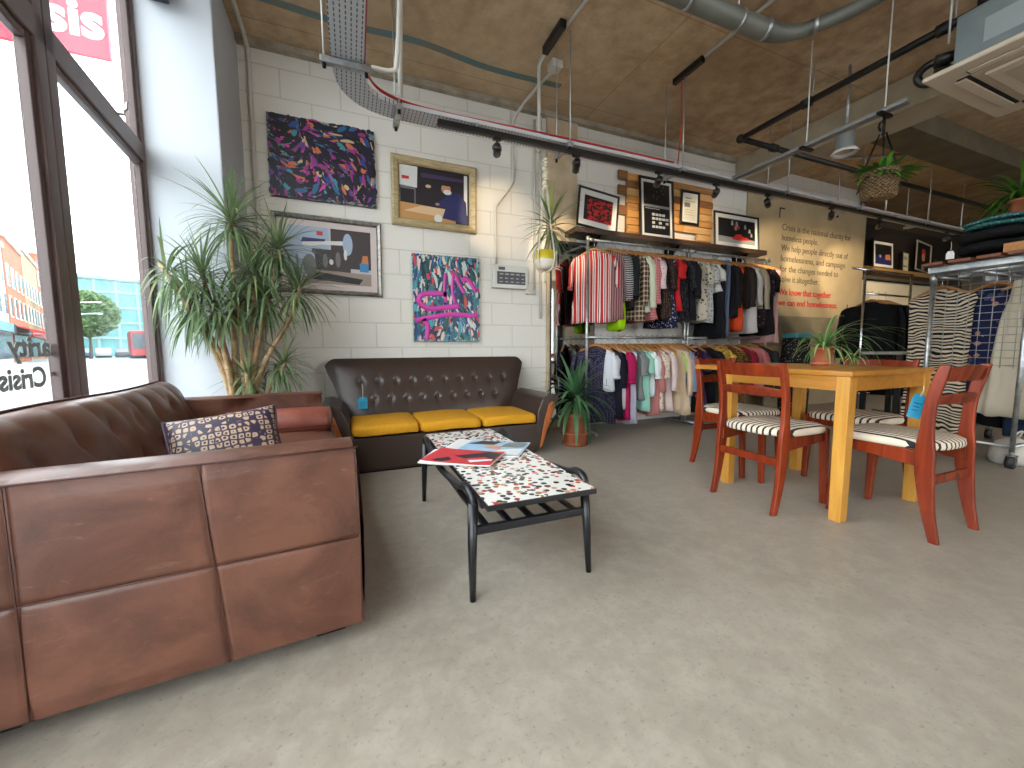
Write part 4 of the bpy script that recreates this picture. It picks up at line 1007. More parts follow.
# lime top that hangs low between the rails
o = garment('lime_green_top', 'lime green long top hanging below the black shirt on the upper rail', 'top', P_(150, 190, 20), .14, .92, 0, .9, 500); o.location = (2.60, RY-.02, RU); o.rotation_euler.z = PI/2; o['group'] = 'clothes on the upper rail'
def rail(label, x0, x1):
    r = thing('clothes_rail', label, 'clothes rail', ((x0+x1)/2, RY, 0)); h = (x1-x0)/2
    for s in (-1, 1):
        B().tube([(s*h, 0, .03), (s*h, 0, RU+.012)], .0135, 12).obj('post', steel, r)
        B().tube([(s*h, 0, RU-.03), (s*h, 0, RU+.022)], .019, 12).tube([(s*h-.02*s, 0, RU-.008), (s*h-.07*s, 0, RU-.008)], .018, 12).tube([(s*h, 0, RL-.04), (s*h, 0, RL+.02)], .019, 12).obj('fitting', steel, r)
        B().tube([(s*h, -.2, .03), (s*h, .2, .03)], .0135, 10).tube([(s*h, -.2, .0), (s*h, -.2, .035)], .02, 10).tube([(s*h, .2, .0), (s*h, .2, .035)], .02, 10).obj('foot', steel, r)
    B().tube([(-h, 0, RU-.010), (h, 0, RU-.010)], .0135, 12).obj('hanging_bar', steel, r)
    B().tube([(-h, 0, RL-.010), (h, 0, RL-.010)], .0135, 12).obj('hanging_bar', steel, r)
rail('left galvanised pipe clothes rail with two hanging bars below the dark shelf', 2.255, 3.575)
rail('right galvanised pipe clothes rail with two hanging bars, nearer the lettered wall', 3.625, 4.95)

# ================================================================ SHELF, PALLET PANEL, FRAMES
dk_w = wood('dark_shelf_wood', C(40, 27, 20), C(62, 42, 30), 'X', 6, .5)
sh = thing('wall_shelf', 'long dark wood wall shelf above the clothes rails', 'shelf', (0, 0, 0))
B().box(2.18, 5.05, 3.585, YB, 2.075, 2.13).obj('shelf_board', dk_w, sh, bevel=.004)
for x in (2.5, 3.6, 4.75): B().poly([(3.62, 2.075), (YB, 2.075), (YB, 1.9), (YB-.03, 1.9)], (x-.012, x+.012), axis='x').obj('bracket', black_metal, sh)
pal = thing('pallet_panel', 'reclaimed pallet wood panel standing on the shelf behind the pictures', 'panel', (0, 0, 0))
random.seed(8)
pw = [wood('pallet_wood_%s' % n, C(*a), C(*b_), 'X', 7, .6, .15) for n, a, b_ in (('honey', (176, 122, 62), (204, 152, 88)), ('tan', (150, 104, 58), (184, 134, 80)), ('brown', (112, 74, 42), (146, 100, 60)), ('pale', (196, 150, 92), (216, 176, 120)))]
b0 = 2.132
for i in range(9):
    z0 = b0+i*.081
    if i == 1: cuts = [2.98, 3.55, 4.05, 4.29]
    else: cuts = [2.98+random.uniform(-.01, .0), 2.98+random.uniform(.3, .9), 4.29+random.uniform(-.01, .01)]
    for a, c_ in zip(cuts, cuts[1:]):
        d = random.uniform(0, .012)
        if i == 1 and a == 3.55: continue
        B().box(a+.002, c_-.002, 3.79-d, 3.815, z0, z0+.076).obj('plank', pw[random.randrange(4)], pal, bevel=.003)
for z0 in (2.40, 2.62, 2.78): B().box(2.86, 2.985, 3.80, 3.825, z0, z0+.10).obj('plank', pw[2], pal, bevel=.003)
for x in (3.02, 3.6, 4.25): B().box(x-.03, x+.03, 3.815, YB-.001, b0, b0+.73).obj('batten', pw[2], pal)
def picture(name, label, w, h, M, frame, fw_=.03, fd=.025, mat_w=.0, mat_m=None, art=(), bgm=None, art_m=None, group='framed pictures', cat='picture'):
    """framed picture in its x-z plane, centre at origin, facing -y"""
    o = thing(name, label, cat, group=group); o.matrix_world = M
    if frame is not None:
        prof = [(0, .0), (0, -fd*.7), (fw_*.25, -fd), (fw_*.75, -fd*.8), (fw_, -fd*.45), (fw_, 0)]
        b = B(); rings = []
        for sx, sz in ((-1, -1), (1, -1), (1, 1), (-1, 1)):
            rings.append([Vector((sx*(w/2-i), d, sz*(h/2-i))) for i, d in prof])
        b.loft(rings, smooth=False, cap=False, loop=True); b.obj('frame', frame, o)
    iw, ih = w/2-(fw_*.9 if frame else 0), h/2-(fw_*.9 if frame else 0)
    B().box(-iw, iw, -.006, -.001 if frame else .0, -ih, ih).obj('mount', mat_m or paper, o)
    aw, ah = iw-mat_w, ih-mat_w
    if art_m is not None or bgm is not None:
        pr = B().box(-aw, aw, -.0072, -.006, -ah, ah).obj('print', art_m or bgm, o)
        for k, (mm, pts) in enumerate(art):
            B().poly([((2*x-1)*aw, (2*z-1)*ah) for x, z in pts], (-.0075-.0003*k, -.0072)).obj('print_shape', mm, pr)
    return o
def T(x, y, z, tilt=0, rz=0, ry=0): return Matrix.Translation(Vector((x, y, z))) @ Matrix.Rotation(rz, 4, 'Z') @ Matrix.Rotation(tilt, 4, 'X') @ Matrix.Rotation(ry, 4, 'Y')
def blob(cx, cy, rx, ry, n=14, a0=0): return [(cx+rx*math.cos(2*PI*k/n+a0), cy+ry*math.sin(2*PI*k/n+a0)) for k in range(n)]
def abstract(name, cols, scale=5, dist=2.5, streak=(1, 1, 1.4)):
    t = NT(name); v = t.co('Object', streak); a = t.noise(v, scale, 7, .62, dist); c = t.noise(t.co('Object', (1, 1, 1), (0, .7, 0), (3, 1, 2)), scale*1.7, 7, .62, dist*.8)
    n = len(cols); base = t.ramp(a, [(.28+.46*i/(n-1), q) for i, q in enumerate(cols)], 'LINEAR')
    c2 = t.ramp(c, [(.30+.42*i/(n-1), q) for i, q in enumerate(cols[::-1])], 'LINEAR')
    m_ = t.noise(v, scale*.9, 3, .5, 1)
    t.base(t.mix(t.ramp(m_, [(.44, (0, 0, 0, 1)), (.56, (1, 1, 1, 1))]), base, c2)); t.rough(.4); t.bump(a, .3, .006); return t.m
# two unframed canvases
ab1 = abstract('dark_swirl_paint', [C(16, 17, 28), C(26, 32, 60), C(170, 44, 130), C(14, 15, 24), C(18, 20, 34), C(40, 100, 140), C(190, 160, 120), C(16, 18, 30), C(20, 24, 44), C(110, 40, 120), C(20, 22, 36)], 3.6, 3.2)
def brushwork(o, w, h, n, cols, lrange, wrange, ang, seed, y0=-.0362):
    random.seed(seed); b = B()
    for i in range(n):
        x, z = random.uniform(-w/2, w/2), random.uniform(-h/2, h/2); a = ang(x/w, z/h)+random.gauss(0, .3); L = random.uniform(*lrange); k = random.uniform(-5, 5); wd = random.uniform(*wrange)
        pts = []; px, pz = x, z; y = y0-.0002*random.random()-.0016*i/n
        for q in range(7):
            if abs(px) < w/2-.004 and abs(pz) < h/2-.004: pts.append(Vector((px, y, pz)))
            a += k*L/6; px += math.cos(a)*L/6; pz += math.sin(a)*L/6
        if len(pts) < 3: continue
        L_ = []
        for q, p in enumerate(pts):
            d = pts[min(q+1, len(pts)-1)]-pts[max(q-1, 0)]; nn = Vector((-d.z, 0, d.x)).normalized()*wd*(.35+.65*math.sin(PI*(q+.6)/(len(pts)+.2)))/2; L_.append([p+nn, p-nn])
        b.loft(L_, closed=False, cap=False, mi=random.randrange(len(cols)), smooth=False)
    return b.obj('brushwork', cols, o)
def canvas(label, x0, x1, z0, z1, m, ry=0, strokes=None):
    w, h = x1-x0, z1-z0
    o = thing('canvas_painting', label, 'painting', group='unframed canvases on the white wall'); o.matrix_world = T((x0+x1)/2, YB-.001, (z0+z1)/2, 0, 0, ry)
    B().box(-w/2, w/2, -.035, 0, -h/2, h/2).obj('canvas', m, o, bevel=.004)
    if strokes:
        b = B()
        for pts, wd in strokes:
            P = cr([((x-.5)*w, -.0385, (z-.5)*h) for x, z in pts], 6); n = len(P); L_, R_ = [], []
            for i, p in enumerate(P):
                d = P[min(i+1, n-1)]-P[max(i-1, 0)]; q = Vector((-d.z, 0, d.x)).normalized()*wd/2
                L_.append([p+q, p-q])
            b.loft(L_, closed=False, cap=False)
        b.obj('spray_stroke', mat('pink_spray', C(206, 70, 170), .45), o, solid=.0005)
    return o
pa = lambda *c: mat('paint_%d_%d_%d' % c, C(*c), .4)
cv1 = canvas('wide dark abstract canvas of magenta, blue and cream swirls high on the white wall', -.555, .262, 2.14, 2.785, ab1)
dk = [pa(18, 20, 34), pa(26, 30, 56), pa(14, 15, 24), pa(24, 24, 44)]
brushwork(cv1, .817, .645, 900, dk*5 + [pa(150, 44, 130), pa(196, 60, 150), pa(44, 100, 140), pa(60, 140, 160), pa(196, 172, 130), pa(90, 60, 130), pa(150, 50, 120), pa(40, 70, 140), pa(200, 110, 70), pa(110, 60, 140)], (.04, .12), (.014, .040), lambda u, v: 2.6*math.sin(3*u+1)+1.8*v, 71)
ab2 = abstract('teal_paint', [C(30, 70, 130), C(40, 130, 130), C(20, 40, 76), C(90, 170, 180), C(30, 50, 60), C(216, 214, 204), C(36, 84, 120), C(24, 64, 60), C(200, 80, 60)], 8, 1.4, (1.5, 1, .8))
cv2 = canvas('blue canvas with pink spray strokes above the brown buttoned sofa', .56, 1.208, .955, 1.775, ab2, 0, [
    ([(.48, .80), (.46, .60), (.48, .46)], .030), ([(.60, .80), (.58, .60), (.62, .45)], .030), ([(.50, .55), (.35, .56), (.14, .54), (.08, .46), (.22, .38), (.45, .40), (.68, .42)], .048),
    ([(.62, .80), (.70, .66), (.76, .58)], .03), ([(.72, .73), (.82, .74), (.96, .60)], .045), ([(.02, .24), (.25, .28), (.55, .32), (.96, .31)], .045), ([(.14, .26), (.2, .18), (.18, .02)], .045)])
brushwork(cv2, .648, .82, 800, [pa(28, 66, 130), pa(20, 50, 100), pa(36, 110, 120), pa(24, 90, 90), pa(18, 30, 60), pa(70, 150, 170), pa(190, 200, 200), pa(216, 190, 180), pa(30, 80, 76), pa(24, 40, 70), pa(190, 70, 70), pa(22, 70, 62)], (.05, .16), (.014, .036), lambda u, v: PI/2+.3*math.sin(5*u), 72, -.0352)
# two framed photographs
gold = wood('pale_gilt_frame', C(150, 128, 88), C(196, 178, 138), 'X', 14, .45)
mk = lambda n, *c: mat(n, C(*c), .45)
p_dark = mk('print_dark', 34, 28, 34); p_navy = mk('print_navy', 36, 40, 92); p_white = mk('print_white', 216, 214, 210); p_skin = mk('print_skin', 186, 130, 100); p_wood = mk('print_wood', 190, 140, 84); p_red = mk('print_red', 196, 48, 44); p_bench = mk('print_bench', 216, 182, 140); p_grey = mk('print_grey', 110, 108, 108); p_lilac = mk('print_lilac', 70, 56, 92)
picture('framed_photograph', 'gilt framed photograph of a person in blue working at a bench', .80, .62, T(.795, YB-.002, 2.325, 0, 0, .01), gold, .07, .045, .012, black_frame, [
    (p_grey, [(0, 0), (.22, 0), (.22, 1), (0, 1)]), (p_white, [(0, .62), (.24, .60), (.25, 1), (0, 1)]), (p_red, [(.03, .74), (.13, .74), (.13, .80), (.03, .80)]), (p_dark, [(.01, .25), (.2, .25), (.2, .56), (.01, .56)]), (p_white, [(.93, .2), (.98, .2), (.98, .98), (.93, .98)]), (p_lilac, [(.3, .82), (.92, .84), (.92, .9), (.3, .9)]),
    (p_wood, [(0, 0), (.8, 0), (.8, .16), (.5, .27), (0, .30)]), (p_bench, [(.05, .14), (.6, .1), (.86, .26), (.3, .27)]),
    (p_navy, [(.60, .08), (.98, .02), (.96, .45), (.84, .62), (.70, .60), (.62, .45), (.52, .38), (.54, .28), (.66, .32)]), (p_skin, blob(.66, .66, .07, .10)), (p_white, blob(.68, .60, .06, .05)), (p_dark, [(.60, .72), (.74, .72), (.73, .80), (.62, .80)]), (p_bench, blob(.40, .66, .04, .03)), (p_skin, blob(.53, .34, .03, .025)), (p_white, blob(.54, .06, .06, .08))], bgm=p_dark)
silver = mat('pewter_frame', C(112, 108, 104), .3, .6, C(150, 146, 140), 30)
p_lil = mk('print_pale', 190, 184, 190); p_steel = mk('print_steel', 160, 176, 196); p_sh = mk('print_shop', 58, 48, 48); p_tbl = mk('print_table', 150, 134, 122); p_bl = mk('print_blue', 60, 130, 180); p_or = mk('print_orange', 200, 120, 70)
picture('framed_photograph', 'pewter framed photograph of a workshop lathe with a chrome lamp shade', .86, .655, T(-.140, YB-.002, 1.69, 0, 0, .012), silver, .04, .035, .055, mat('mount_pale', C(204, 190, 184), .6), [
    (p_steel, [(.05, .55), (.5, .55), (.5, 1), (.05, 1)]), (p_sh, [(.52, .3), (1, .3), (1, 1), (.52, 1)]), (p_sh, [(.3, .22), (.75, .22), (.75, .62), (.3, .62)]), (p_tbl, [(.2, 0), (1, 0), (1, .22), (.2, .25)]), (p_dark, [(.25, .08), (.85, .02), (.9, .12), (.3, .22)]),
    (p_white, [(.18, .62), (.4, .70), (.72, .72), (.72, .8), (.4, .76), (.2, .74)]), (p_steel, [(0, .15), (.22, .12), (.34, .3), (.33, .52), (.12, .75), (0, .8)]), (p_grey, blob(.27, .32, .075, .2, 14, .4)), (p_navy, [(.18, .72), (.45, .76), (.46, .80), (.2, .80)]), (p_steel, blob(.72, .74, .06, .2)), (p_white, blob(.69, .55, .02, .10)), (p_bl, [(.86, .26), (.97, .26), (.97, .42), (.86, .42)]), (p_or, [(.88, .42), (.97, .42), (.96, .56), (.9, .56)]), (p_red, [(.36, .86), (.43, .86), (.43, .93), (.36, .93)]), (p_grey, blob(.45, .42, .03, .12)), (p_white, blob(.52, .40, .025, .05)), (p_grey, blob(.60, .45, .03, .14))], bgm=p_lil)
# pictures standing on the shelf
mt = mat('mount_white', C(214, 212, 206), .6)
p_bk = mk('print_black', 20, 20, 22); p_rd2 = mk('print_crimson', 190, 42, 40); p_gr2 = mk('print_ash', 150, 150, 148)
ZS = 2.131; gs = 'pictures on the dark shelf'
t = NT('red_street_print'); v = t.co('Object', (8, 1, 14)); t.base(t.ramp(t.noise(v, 2.2, 4, .7), [(0, C(24, 14, 16)), (.5, C(196, 44, 40))], 'CONSTANT'))
picture('framed_print', 'tilted black frame with red and black print at the left end of the shelf', .52, .42, T(2.535, 3.72, ZS+.235, -.06, 0, .11), black_frame, .022, .02, .06, mt, [(p_bk, [(0, .9), (1, .9), (1, 1), (0, 1)]), (p_bk, [(0, 0), (.12, 0), (.1, .9), (0, .9)])], art_m=t.m, group=gs)
random.seed(2)
tall = [(p_gr2, [(0, .52), (1, .52), (1, .57), (0, .57)]), (mt, [(.05, .49), (.6, .49), (.6, .5), (.05, .5)])]
for i in range(10):
    x, z = random.uniform(.02, .8), random.uniform(.62, .95); tall.append((p_grey, [(x, z), (x+.02, z), (x+.02, z+.03), (x, z+.03)]))
for i in range(5):
    for j in range(4): 
        if random.random() < .8: tall.append((mt, [(.3+.13*i, .12+.08*j), (.40+.13*i, .12+.08*j), (.40+.13*i, .12+.08*j+.045), (.3+.13*i, .12+.08*j+.045)]))
picture('framed_poster', 'tall black and white framed poster on the pallet wood panel', .50, .70, T(3.345, 3.73, ZS+.352, -.07), black_frame, .028, .022, .035, mt, tall, bgm=p_bk, group=gs)
picture('framed_notice', 'small black framed notice hung on the pallet wood panel', .30, .40, T(3.885, 3.765, 2.575, 0), black_frame, .03, .02, .03, mt, [(p_gr2, [(.05, .74), (.9, .74), (.9, .78), (.05, .78)]), (p_grey, [(.0, .52), (.5, .52), (.5, .7), (.0, .7)]), (p_gr2, [(.1, .4), (.8, .4), (.8, .42), (.1, .42)]), (p_gr2, [(.1, .3), (.7, .3), (.7, .32), (.1, .32)]), (p_gr2, [(.1, .2), (.8, .2), (.8, .22), (.1, .22)]), (p_grey, [(.1, .86), (.6, .86), (.6, .9), (.1, .9)])], bgm=mk('print_cream', 204, 200, 186), group=gs)
sc_ = [(p_gr2, [(.0, .0), (1, 0), (1, .2), (0, .25)]), (p_rd2, [(.36, .16), (.55, .12), (.85, .18), (.8, .28), (.66, .30), (.6, .40), (.48, .38), (.42, .28)]), (p_rd2, [(.4, .62), (.56, .60), (.58, .72), (.44, .74)])]
for i in range(9):
    x, z = random.uniform(.03, .9), random.uniform(.25, .8); sc_.append((p_gr2, [(x, z), (x+.06, z), (x+.05, z+.14), (x+.02, z+.16)]))
picture('framed_print', 'wide black framed print of a red car at the right end of the shelf', .80, .44, T(4.62, 3.70, ZS+.223, -.06, 0, 0), black_frame, .024, .02, .05, mt, sc_, bgm=p_bk, group=gs)
# alarm panel
ap = thing('alarm_panel', 'white alarm control panel with dark label on the white wall', 'control panel', (1.535, YB, 1.61))
B().box(-.19, .19, -.065, 0, -.115, .115).obj('casing', mat('panel_plastic', C(206, 204, 196), .4), ap, bevel=.008)
B().box(-.145, .165, -.068, -.064, -.075, .05).obj('label', mat('panel_label', C(44, 46, 50), .35), ap)
b = B()
for i in range(5): b.box(-.12+.06*i, -.08+.06*i, -.0695, -.068, .02, .03).box(-.12+.06*i, -.09+.06*i, -.0695, -.068, -.02, -.012).box(-.12+.06*i, -.085+.06*i, -.0695, -.068, -.055, -.048)
b.obj('label_text', mat('panel_text', C(170, 170, 168), .5), ap)
B().box(-.13, -.06, -.068, -.064, .065, .095).obj('display', mat('panel_lcd', C(70, 82, 88), .2), ap)
# tall mirror beside the clothes rail
mi = thing('wall_mirror', 'tall black edged mirror on the wall behind the floor plant', 'mirror', (0, 0, 0))
B().box(2.0, 2.56, YB-.056, YB-.036, .10, 2.03).obj('mirror_frame', black_frame, mi, bevel=.003)
B().box(2.012, 2.548, YB-.058, YB-.055, .112, 2.0).obj('mirror_glass', mat('mirror_silver', C(205, 210, 210), .03, 1.0), mi)
# ================================================================ LETTERING ON THE CREAM WALL
tl = thing('wall_lettering', 'charity statement lettered in dark brown and red on the cream wall', 'lettering', (5.67, YB-.022, 0))
ink = mat('lettering_brown', C(92, 82, 68), .7); inkr = mat('lettering_red', C(178, 40, 36), .7)
LINES = [('Crisis is the national charity for', 1.60, ink), ('homeless people.', .80, ink), ('We help people directly out of', 1.56, ink), ('homelessness, and campaign', 1.49, ink), ('for the changes needed to', 1.34, ink), ('solve it altogether.', .88, ink), (None, 0, 0), ('We know that together', 1.20, inkr), ('we can end homelessness.', 1.38, inkr)]
zz = [2.525, 2.385, 2.243, 2.098, 1.955, 1.812, 0, 1.63, 1.48]
for (s_, w_, m_), z in zip(LINES, zz):
    if s_: split_words(text_mesh('lettering', s_, m_, tl, 0, z, w_, .125, bold=.0018 if m_ is inkr else .0, extrude=.002), len(s_.split()))
B().box(-.07, -.055, -.004, 0, 2.68, 2.82).box(-.07, .04, -.004, 0, 2.805, 2.82).box(1.62, 1.635, -.004, 0, 1.40, 1.55).box(1.52, 1.635, -.004, 0, 1.40, 1.415).obj('corner_mark', mat('lettering_black', C(30, 27, 24), .6), tl)
# lower stone coloured strip of that wall
struct(B().box(4.98, 7.84, YB-.03, YB-.02, .9, 1.33).obj('trim_dado_band', mat('dado_stone', C(140, 130, 104), .8, c2=C(120, 112, 90), scale=4)))

# ================================================================ RECESS: ledge, pictures, dark rail
lg = thing('picture_ledge', 'dark wooden ledge with pale front carrying small pictures in the far corner', 'shelf', (0, 0, 0))
B().box(7.95, 10.9, 4.0, 4.26, 2.16, 2.24).obj('ledge_board', wood('ledge_wood', C(120, 92, 52), C(160, 126, 76), 'X', 5, .5), lg, bevel=.004)
B().box(7.95, 10.9, 4.05, 4.26, 2.10, 2.16).obj('ledge_support', dk_w, lg)
B().box(7.7, 11.5, 4.27, 4.299, 2.25, 3.05).obj('back_board', mat('back_board', C(36, 30, 26), .7), lg)
gl_ = 'pictures on the far ledge'
picture('framed_print', 'black framed print with white mount at the left end of the far ledge', .66, .50, T(8.80, 4.12, 2.245+.26, -.06), black_frame, .03, .02, .05, mt, [(p_navy, [(0, 0), (1, 0), (1, .4), (0, .45)]), (p_or, [(.6, .25), (.95, .25), (.9, .55), (.62, .5)]), (p_gr2, blob(.3, .4, .06, .08))], bgm=p_bk, group=gl_)
picture('framed_print', 'narrow pale print leaning in the middle of the far ledge', .22, .36, T(9.52, 4.12, 2.245+.19, -.06, 0, .06), black_frame, .02, .02, .0, mat('print_cream_2', C(206, 196, 160), .6), [(p_grey, [(.1, .2), (.8, .2), (.8, .3), (.1, .3)]), (p_gr2, [(.1, .6), (.8, .6), (.8, .8), (.1, .8)])], bgm=mat('print_cream_2', C(206, 196, 160), .6), group=gl_)
picture('framed_portrait', 'tilted pale framed dark portrait print on the far ledge', .52, .56, T(10.12, 4.12, 2.245+.32, -.06, 0, .12), mat('frame_pale', C(150, 146, 138), .5), .03, .02, .0, p_bk, [(p_skin, blob(.5, .5, .13, .16)), (p_rd2, [(.32, .62), (.68, .62), (.6, .8), (.4, .8)]), (p_gr2, [(.4, .02), (.6, .02), (.62, .2), (.38, .2)])], bgm=p_bk, group=gl_)
picture('framed_print', 'small dark framed print at the right end of the far ledge', .40, .30, T(10.72, 4.12, 2.245+.16, -.06), dk_w, .03, .02, .04, mat('mount_tan', C(120, 104, 80), .6), [], bgm=p_dark, group=gl_)
br = thing('clothes_stand', 'thin chrome clothes stand with black jacket behind the oak table', 'clothes rail', (5.55, 2.75, 0))
B().tube([(0, 0, .03), (0, 0, 1.78)], .014, 10).obj('post', chrome, br)
B().tube([(-.25, .0, 1.77), (1.0, .0, 1.77)], .012, 10).tube([(0, 0, 1.50), (.98, 0, 1.50)], .012, 10).obj('hanging_bar', chrome, br)
B().tube([(.98, 0, .03), (.98, 0, 1.78)], .014, 10).obj('post', chrome, br)
B().tube([(-.01, -.3, .03), (-.01, .3, .03)], .014, 8).tube([(.98, -.3, .03), (.98, .3, .03)], .014, 8).obj('foot', chrome, br)
B().tube([(0, 0, .33), (.98, 0, .33)], .01, 8).obj('stretcher', chrome, br)
for i, (x, lab, L, m_) in enumerate(((.16, 'black jacket hanging in front on the chrome stand behind the table', 1.06, P_(16, 16, 18)), (.30, 'second black coat hanging behind the front jacket on the chrome stand', 1.12, P_(20, 18, 20)), (.44, 'charcoal coat at the back of the chrome stand', 1.1, P_(28, 28, 30)))):
    put(('black_jacket', lab, 'jacket', m_, .27, L, .58, 1.08, 1), 5.55+x, 2.75, 1.512, PI/2+.2, 700+i, 'coats on the chrome stand', 'hangers on the chrome stand')

# ================================================================ RIGHT RACK (pipe frame with grid end)
rx, ry0, ry1, rh = 4.36, 1.205, 1.70, 1.44
rk = thing('garment_rack', 'galvanised pipe garment rack on castors with a wire grid end at the right edge', 'clothes rail', (rx, ry0, 0))
dY = ry1-ry0; DX = 1.25
for x in (0, DX):
    for y in (0, dY):
        B().tube([(x, y, .12), (x, y, rh)], .0145, 12).obj('post', steel, rk)
        B().tube([(x, y, rh-.05), (x, y, rh+.018)], .023, 12).obj('elbow_fitting', steel, rk)
    B().tube([(x, 0, rh), (x, dY, rh)], .0145, 12).obj('top_bar', steel, rk)
    B().tube([(x, 0, .16), (x, dY, .16)], .0135, 12).obj('bottom_bar', steel, rk)
for y in (0, dY/2, dY): B().tube([(0, y, rh), (DX, y, rh)], .0145, 12).obj('hanging_bar', steel, rk)
for y in (0, dY): B().tube([(0, y, .16), (DX, y, .16)], .0135, 12).obj('bottom_bar', steel, rk)
b = B()
for k in range(8): y = .03+k*(dY-.06)/7; b.tube([(-.02, y, .72), (-.02, y, rh+.01)], .0024, 5)
for k in range(14): z = .74+k*.055; b.tube([(-.022, .01, z), (-.022, dY-.01, z)], .0024, 5)
b.obj('wire_grid', mat('grid_wire', C(150, 150, 146), .35, .6), rk)
for x in (0, DX):
    for y in (0, dY):
        c_ = B().tube([(x, y, .085), (x, y, .15)], .014, 10).box(x-.005, x+.005, y-.028, y-.022, .03, .095).box(x-.005, x+.005, y+.022, y+.028, .03, .095).box(x-.02, x+.02, y-.028, y+.028, .09, .1).obj('castor', steel, rk)
        B().tube([(x, y-.018, .048), (x, y+.018, .048)], .048, 18).obj('wheel', mat('castor_rubber', C(40, 40, 42), .5), c_)
def hang(nm, lab, cat, m, W, L, S, fl_, x, y, z, rz, seed, col=0, th=.05):
    g = garment(nm, lab, cat, m, W, L, S, fl_, seed, th, m if col else None, None); g.location = (x, y, z); g.rotation_euler.z = rz; g['group'] = 'clothes on the right rack'
    h = copy_tree(HPROTO); h.location = (x, y, z); h.rotation_euler.z = rz; tag(h, ' '.join(('wooden hanger holding the ' + lab).split()[:16]), 'coat hanger', 'hangers on the right rack')
zr = rh+.018
hang('zebra_dress', 'black and cream zebra print dress at the left of the right rack', 'dress', cloth('zebra', C(28, 24, 24), C(206, 190, 166)), .21, 1.33, .0, .95, rx+.20, ry1+.02, zr, PI/2-.05, 811)
hang('navy_floral_dress', 'navy floral dress behind the wire grid of the right rack', 'dress', cloth('floral', C(26, 32, 66), C(70, 74, 100), 1.6, C(160, 120, 100)), .17, 1.12, .1, 1.0, rx+.30, ry0+dY/2+.0, zr, PI/2, 812)
hang('dark_dress', 'plain black dress behind the navy floral dress on the right rack', 'dress', cloth('plain', C(26, 25, 28)), .21, 1.22, .2, 1.05, rx+.46, ry0+dY/2-.02, zr, PI/2, 813)
hang('maroon_dress', 'dark maroon dress deepest on the right rack', 'dress', P_(60, 30, 34), .2, 1.2, .2, 1.05, rx+.62, ry0+dY/2, zr, PI/2, 814)
hang('cream_skirt', 'long cream skirt hanging at the near side of the right rack', 'skirt', P_(206, 194, 172), .14, 1.10, .0, 1.75, rx+.17, ry0+.0, zr, PI/2, 815, 0, .06)
hang('denim_trousers', 'dark blue denim trousers behind the long cream skirt', 'trousers', P_(44, 56, 78), .17, 1.26, .0, .95, rx+.36, ry0-.0, zr, PI/2, 816)
# what lies on top of that rack
rt_ = thing('rack_top_board', 'brown slatted board lying across the top of the right rack', 'board', (rx, ry0, rh+.02))
for k in range(4): B().box(-.06, DX, -.02+k*.15, .10+k*.15, .062, .084).obj('board_slat', wood('rack_board', C(110, 60, 38), C(140, 82, 52), 'X', 5, .5), rt_, bevel=.003)
for x in (.1, .6, 1.1): B().box(x-.03, x+.03, -.02, .56, .018, .062).obj('board_bearer', steel, rt_)
ZT = rh+.02+.085
def folded(name, label, x0, x1, y0, y1, z0, z1, m, layers, seed):
    random.seed(seed); o = thing(name, label, 'folded cloth', group='folded cloths on the right rack')
    n = layers
    for k in range(n):
        a, c_ = z0+(z1-z0)*k/n, z0+(z1-z0)*(k+1)/n; e = random.uniform(-.015, .015)
        rings = []
        hh = (c_-a)/2; cz = (a+c_)/2
        for i in range(9):
            y = y0+e+(y1-y0)*i/8; s_ = .9 if i in (0, 8) else 1
            rings.append([Vector(((x0+x1)/2+(x1-x0)/2*math.copysign(abs(math.cos(2*PI*j/24))**.35, math.cos(2*PI*j/24))*s_, y, cz+hh*s_*math.copysign(abs(math.sin(2*PI*j/24))**.6, math.sin(2*PI*j/24))+.008*math.sin(i*1.3+k))) for j in range(24)])
        B().loft(rings).obj('fold', m, o)
    return o
folded('folded_blanket', 'black folded blanket under the teal knitted one on the right rack', rx+.0, rx+.75, ry0-.2, ry0+.40, ZT+.03, ZT+.205, P_(26, 26, 28), 2, 31)
folded('knitted_blanket', 'teal and white knitted blanket on top of the right rack', rx-.0, rx+.7, ry0-.2, ry0+.38, ZT+.207, ZT+.28, cloth('floral', C(52, 108, 108), C(140, 176, 170), .5), 2, 32)
bx = thing('wooden_tray', 'flat orange wooden tray on the near corner of the right rack', 'tray', (rx+.02, ry0-.05, ZT))
B().box(-.05, .40, -.14, .18, .0, .028).box(-.05, .40, -.14, -.12, .028, .06).box(-.05, .40, .16, .18, .028, .06).box(-.05, -.03, -.12, .16, .028, .06).box(.38, .40, -.12, .16, .028, .06).obj('tray_body', wood('tray_wood', C(176, 112, 56), C(200, 138, 74), 'X', 5, .5), bx)
swing_tag('price_tag', 'white price tag dangling from the blankets on the right rack', Matrix.Translation(Vector((rx-.03, ry0+.40, ZT+.07))) @ rotz(-75), .045, .06, .07, paper, False)
tp = thing('rack_plant', 'green strap leaved plant on the blankets at the right edge', 'plant', (rx+.25, ry0+.14, ZT+.285))
pot(tp, .06, .08, .12, terra)
random.seed(44); b = B()
for i in range(60):
    ph = i*2.4; th = random.uniform(.2, 1.5); d = (math.cos(ph)*math.sin(th), math.sin(ph)*math.sin(th), math.cos(th))
    blade(b, (math.cos(ph)*.03, math.sin(ph)*.03, .12), d, random.uniform(.22, .40), random.uniform(.022, .034), random.uniform(1.6, 3.2), 8, i % 2)
b.obj('foliage', fern, tp)
